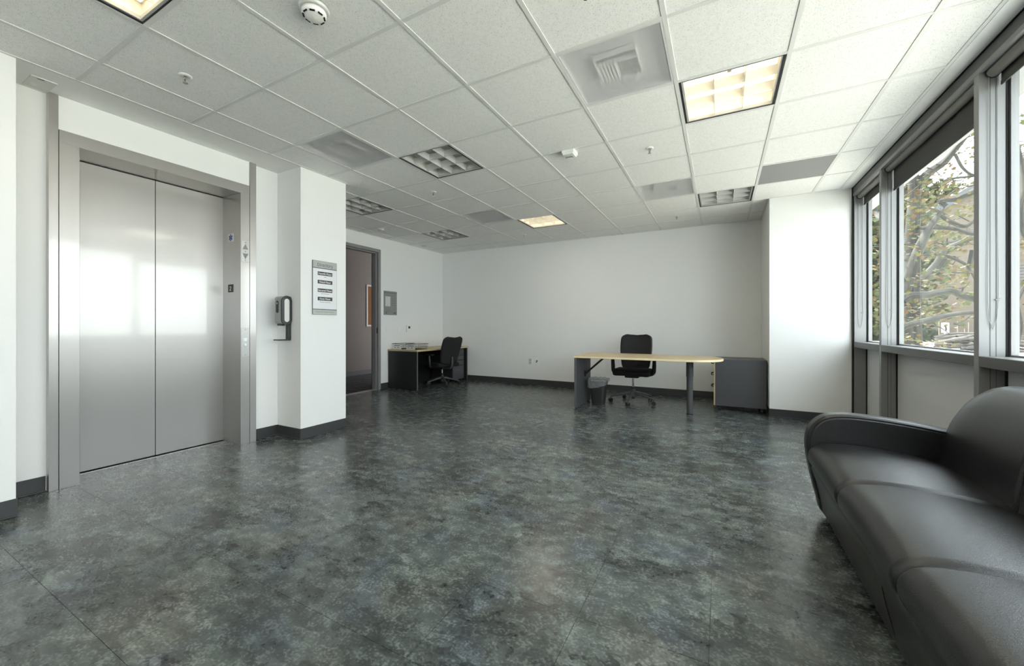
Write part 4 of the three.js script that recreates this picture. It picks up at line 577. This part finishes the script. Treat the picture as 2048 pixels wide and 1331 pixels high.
{ // plane tree across the windows, branches read off the photograph at the tree's distance
  const Z = 13.5, P = (x, y, d = 0) => pix(x, y, Z + d), o = thing('plane_tree', 'pale barked plane tree with sparse yellow green leaves outside the windows', 'tree', null, [0, 0, 0]);
  const root = pix(1826, 700, Z); mesh('trunk', taper([new THREE.Vector3(root.x - 0.3, -2.2, root.z), P(1818, 780), P(1820, 600), P(1823, 520), P(1826, 450), P(1828, 390), P(1827, 350)], [0.34, 0.28, 0.24, 0.21, 0.18, 0.14, 0.1], 60, 12), M.bark, o);
  const B = (pts, r) => mesh('branch', taper(pts.map(([x, y, d]) => P(x, y, d ?? 0)), [...r.slice(0, -1), Math.min(r[r.length - 1], 0.012)], 36, 8), M.bark, o);
  B([[1828, 395], [1840, 365], [1858, 345], [1880, 330], [1905, 305, -1], [1940, 262, -1.5], [1975, 225, -2]], [0.11, 0.10, 0.085, 0.075, 0.06, 0.05, 0.03]);
  B([[1827, 380], [1826, 350], [1830, 320, 0.5], [1820, 290, 0.5], [1790, 240, 0.5]], [0.11, 0.09, 0.07, 0.05, 0.03]);
  B([[1800, 610, -1.5], [1818, 555, -1.5], [1835, 505, -1.5], [1855, 462, -1.5], [1880, 425, -1.5], [1892, 410, -1.5]], [0.12, 0.11, 0.1, 0.09, 0.07, 0.05]);
  B([[1892, 412, -1.5], [1880, 402, -1.5], [1915, 397, -1.6], [1947, 383, -1.6], [1990, 360, -2]], [0.05, 0.05, 0.06, 0.06, 0.04]);
  B([[1822, 577, 0.4], [1850, 555, 0.4], [1876, 528, 0.4], [1895, 500, 0.4], [1925, 485, 0.4], [1960, 465, 0.4], [2010, 450, 0.4]], [0.12, 0.115, 0.11, 0.1, 0.08, 0.07, 0.04]);
  B([[1804, 600, -2], [1818, 592, -2], [1850, 590, -2], [1880, 584, -2], [1905, 582, -2], [1925, 592, -2], [1947, 598, -2], [1990, 606, -2.2]], [0.11, 0.08, 0.075, 0.07, 0.065, 0.06, 0.05, 0.03]);
  B([[1795, 660, -2.5], [1815, 650, -2.5], [1850, 641, -2.5], [1890, 632, -2.5], [1925, 626, -2.5], [1950, 625, -2.5], [2000, 620, -2.6]], [0.07, 0.06, 0.055, 0.05, 0.045, 0.04, 0.02]);
  B([[1836, 456, -1.5], [1870, 455, -1.5], [1905, 457, -1.5], [1945, 468, -1.5], [1985, 470, -1.5]], [0.04, 0.04, 0.04, 0.035, 0.02]);
  B([[1810, 530], [1845, 512], [1880, 509], [1910, 518], [1935, 532], [1950, 560]], [0.05, 0.045, 0.04, 0.035, 0.03, 0.015]);
  B([[1945, 500, 0.4], [1935, 545, 0.4], [1925, 575, 0.4], [1918, 600, 0.4]], [0.05, 0.05, 0.045, 0.03]);
  B([[1880, 430, -1], [1905, 445, -1], [1930, 452, -1], [1960, 430, -1]], [0.04, 0.045, 0.045, 0.03]);
  B([[1727, 385, 4], [1740, 405, 4], [1752, 425, 4], [1765, 440, 3]], [0.05, 0.07, 0.09, 0.1]);
  B([[1815, 390], [1806, 384], [1790, 377]], [0.05, 0.035, 0.02]);
  B([[1910, 308, -1], [1925, 335, -1], [1942, 348, -1], [1970, 352, -1]], [0.03, 0.03, 0.025, 0.015]);
  B([[1885, 362, -1], [1910, 356, -1], [1947, 352, -1], [2030, 330, -1]], [0.025, 0.025, 0.02, 0.015]);
  B([[2100, 520, -3], [2050, 470, -3], [2040, 420, -3], [2048, 380, -3], [2030, 250, -3]], [0.06, 0.05, 0.04, 0.03, 0.02]);
  B([[2060, 560, -3], [2035, 600, -3], [2042, 650, -3], [2036, 690, -3]], [0.04, 0.03, 0.03, 0.02]);
  const tw = []; for (let k = 0; k < 110; k++) { const x = rr(1740, 2080), y = rr(240, 650), d = rr(-2.5, 1), a = rr(-0.9, 0.6), l = rr(18, 60), p = [[x, y], [x + l * 0.5, y + l * 0.5 * Math.sin(a) + rr(-6, 6)], [x + l, y + l * Math.sin(a) + rr(-6, 6)]]; tw.push(taper(p.map((q) => P(q[0], q[1], d)), [0.016, 0.012, 0.005], 10, 5)); }
  const tg = mesh('twigs', tw, M.bark2, o); tg.userData.kind = 'stuff';
  const C = [[1925, 292, 1], [1940, 270, 0.9], [1880, 342, 0.8], [1868, 362, 1], [1850, 376, 0.8], [1917, 380, 1], [1908, 378, 0.8], [1925, 365, 0.7], [1858, 410, 1], [1870, 402, 0.8], [1810, 405, 0.7], [1812, 430, 0.8], [1835, 455, 0.9], [1850, 468, 1], [1868, 470, 1], [1885, 470, 0.8], [1905, 468, 0.9], [1905, 432, 0.7], [1940, 415, 0.8], [1880, 444, 0.6], [1822, 495, 1], [1812, 508, 1], [1850, 505, 0.9], [1878, 500, 0.9], [1908, 498, 0.7], [1925, 488, 0.8], [1897, 545, 0.9], [1912, 548, 1], [1935, 545, 0.8], [1860, 580, 0.8], [1900, 572, 0.8], [1930, 578, 0.7], [1820, 560, 0.9], [1808, 570, 1], [1868, 623, 0.9], [1885, 622, 0.8], [1815, 612, 1], [1810, 640, 0.9], [1840, 628, 0.7], [1893, 642, 0.6], [1850, 605, 0.5], [1938, 632, 0.5], [1915, 602, 0.5], [2040, 250, 0.9], [2045, 300, 1], [2040, 390, 1], [2036, 440, 0.8], [2042, 500, 0.9], [2036, 560, 0.8], [2045, 470, 0.7], [1970, 300, 1], [1985, 400, 1], [1990, 520, 1], [2080, 420, 1], [1738, 402, 0.6], [1790, 300, 1], [1770, 420, 1], [1780, 520, 1], [1788, 610, 1], [1862, 692, 0.6], [1880, 697, 0.6], [1845, 702, 0.5], [1800, 690, 0.9], [1808, 676, 0.7], [1812, 700, 0.8]];
  leaves(C.map(([x, y, w]) => [P(x, y, rr(-2.2, 0.8)), w]), 25, 0.30, 0.05).forEach((g, k) => { const f = mesh('foliage', g, leafM[k], o); f.userData.kind = 'stuff'; });
  leaves(Array.from({ length: 60 }, () => [P(rr(1735, 2080), rr(230, 660), rr(-2.5, 1)), 0.5]), 5, 0.3, 0.05).forEach((g, k) => { const f = mesh('loose_leaves', g, leafM[k], o); f.userData.kind = 'stuff'; });
}
function bush(name, label, cat, cx, cy, Z, rx, ry, n, size, lo) { const c = pix(cx, cy, Z), o = thing(name, label, cat, null, [0, 0, 0]), list = [];
  for (let k = 0; k < n; k++) { const a = rr(0, 6.28), r = Math.sqrt(rnd()), y = rr(-1, 1); list.push([new THREE.Vector3(c.x + Math.cos(a) * r * rx * Math.sqrt(1 - y * y * 0.8), c.y + y * ry, c.z + Math.sin(a) * r * rx), 1]); }
  leaves(list, 16, size * 3.2, size).forEach((g, k) => { const f = mesh('foliage', g, greenM[k], o); f.userData.kind = 'stuff'; }); mesh('stem', cyl(new THREE.Vector3(c.x, lo, c.z), new THREE.Vector3(c.x, c.y, c.z), 0.12, 0.06), M.bark2, o); return o; }
bush('evergreen_tree', 'dense dark green tree seen through the narrow window bay', 'tree', 1742, 575, 24, 2.3, 4.2, 900, 0.13, 0);
bush('evergreen_tree', 'dark round tree behind the tan gable', 'tree', 1848, 440, 46, 2.2, 2.6, 200, 0.2, 0);
{ // staked bed
  const Z = 18.6, ws = [[1883, 642, 1], [1897, 644, 0], [1903, 654, 0], [1918, 642, 0], [1932, 657, 0], [1940, 644, 0]];
  ws.forEach(([x, y, w], k) => { const t = pix(x, y, Z - (k % 2) * 0.4), m = mesh('garden_stake', [bx(t.x - 0.035 - w * 0.03, t.x + 0.035 + w * 0.03, 0.2, t.y, Z - 0.03 - (k % 2) * 0.4, Z + 0.03 - (k % 2) * 0.4)], M.stake); tag(m, 'thin brown stake standing in the bed beyond the tree', 'stake', 'stakes in the bed'); });
  for (const x of [1820, 1839]) { const t = pix(x, 672, Z - 1), m = mesh('white_post', rbx(t.x - 0.05, t.x + 0.05, 0.1, t.y, Z - 1.05, Z - 0.95, 0.01), M.offwhite); tag(m, 'short pale post on the slope below the plane tree', 'post', 'pale posts'); }
  const tp = pix(1890, 655, Z - 0.6), sg = thing('path_sign', 'small white sign with a black symbol on a post', 'sign', null, [tp.x, 0.3, Z - 0.6]); mesh('post', cyl(new THREE.Vector3(0, 0, 0), new THREE.Vector3(0, tp.y - 0.4, 0), 0.02), M.satin, sg); mesh('board', rbx(-0.09, 0.09, tp.y - 0.46, tp.y - 0.14, -0.015, -0.005, 0.002), M.white, sg); mesh('symbol', [bx(-0.03, 0.03, tp.y - 0.28, tp.y - 0.2, -0.02, -0.015), bx(-0.005, 0.04, tp.y - 0.4, tp.y - 0.28, -0.02, -0.015)], M.dark, sg);
  const heap = []; for (let k = 0; k < 130; k++) { const a = pix(rr(1866, 1990), rr(672, 706), 16.2 + rr(-1.0, 0.8)), l = rr(0.4, 1.5), th = rr(-0.5, 0.5); heap.push(taper([a, new THREE.Vector3(a.x + l * 0.5, a.y + l * 0.2 * th + 0.05, a.z + rr(-0.3, 0.3)), new THREE.Vector3(a.x + l, a.y + l * th * 0.4, a.z + rr(-0.4, 0.4))], [0.035, 0.03, 0.012], 6, 5)); }
  const h = mesh('brush_pile', heap, M.wood); h.userData = { kind: 'stuff', label: 'tangle of cut grey branches piled in the bed', category: 'brush' }; scene.add(h);
}
renderer.render(scene, camera);
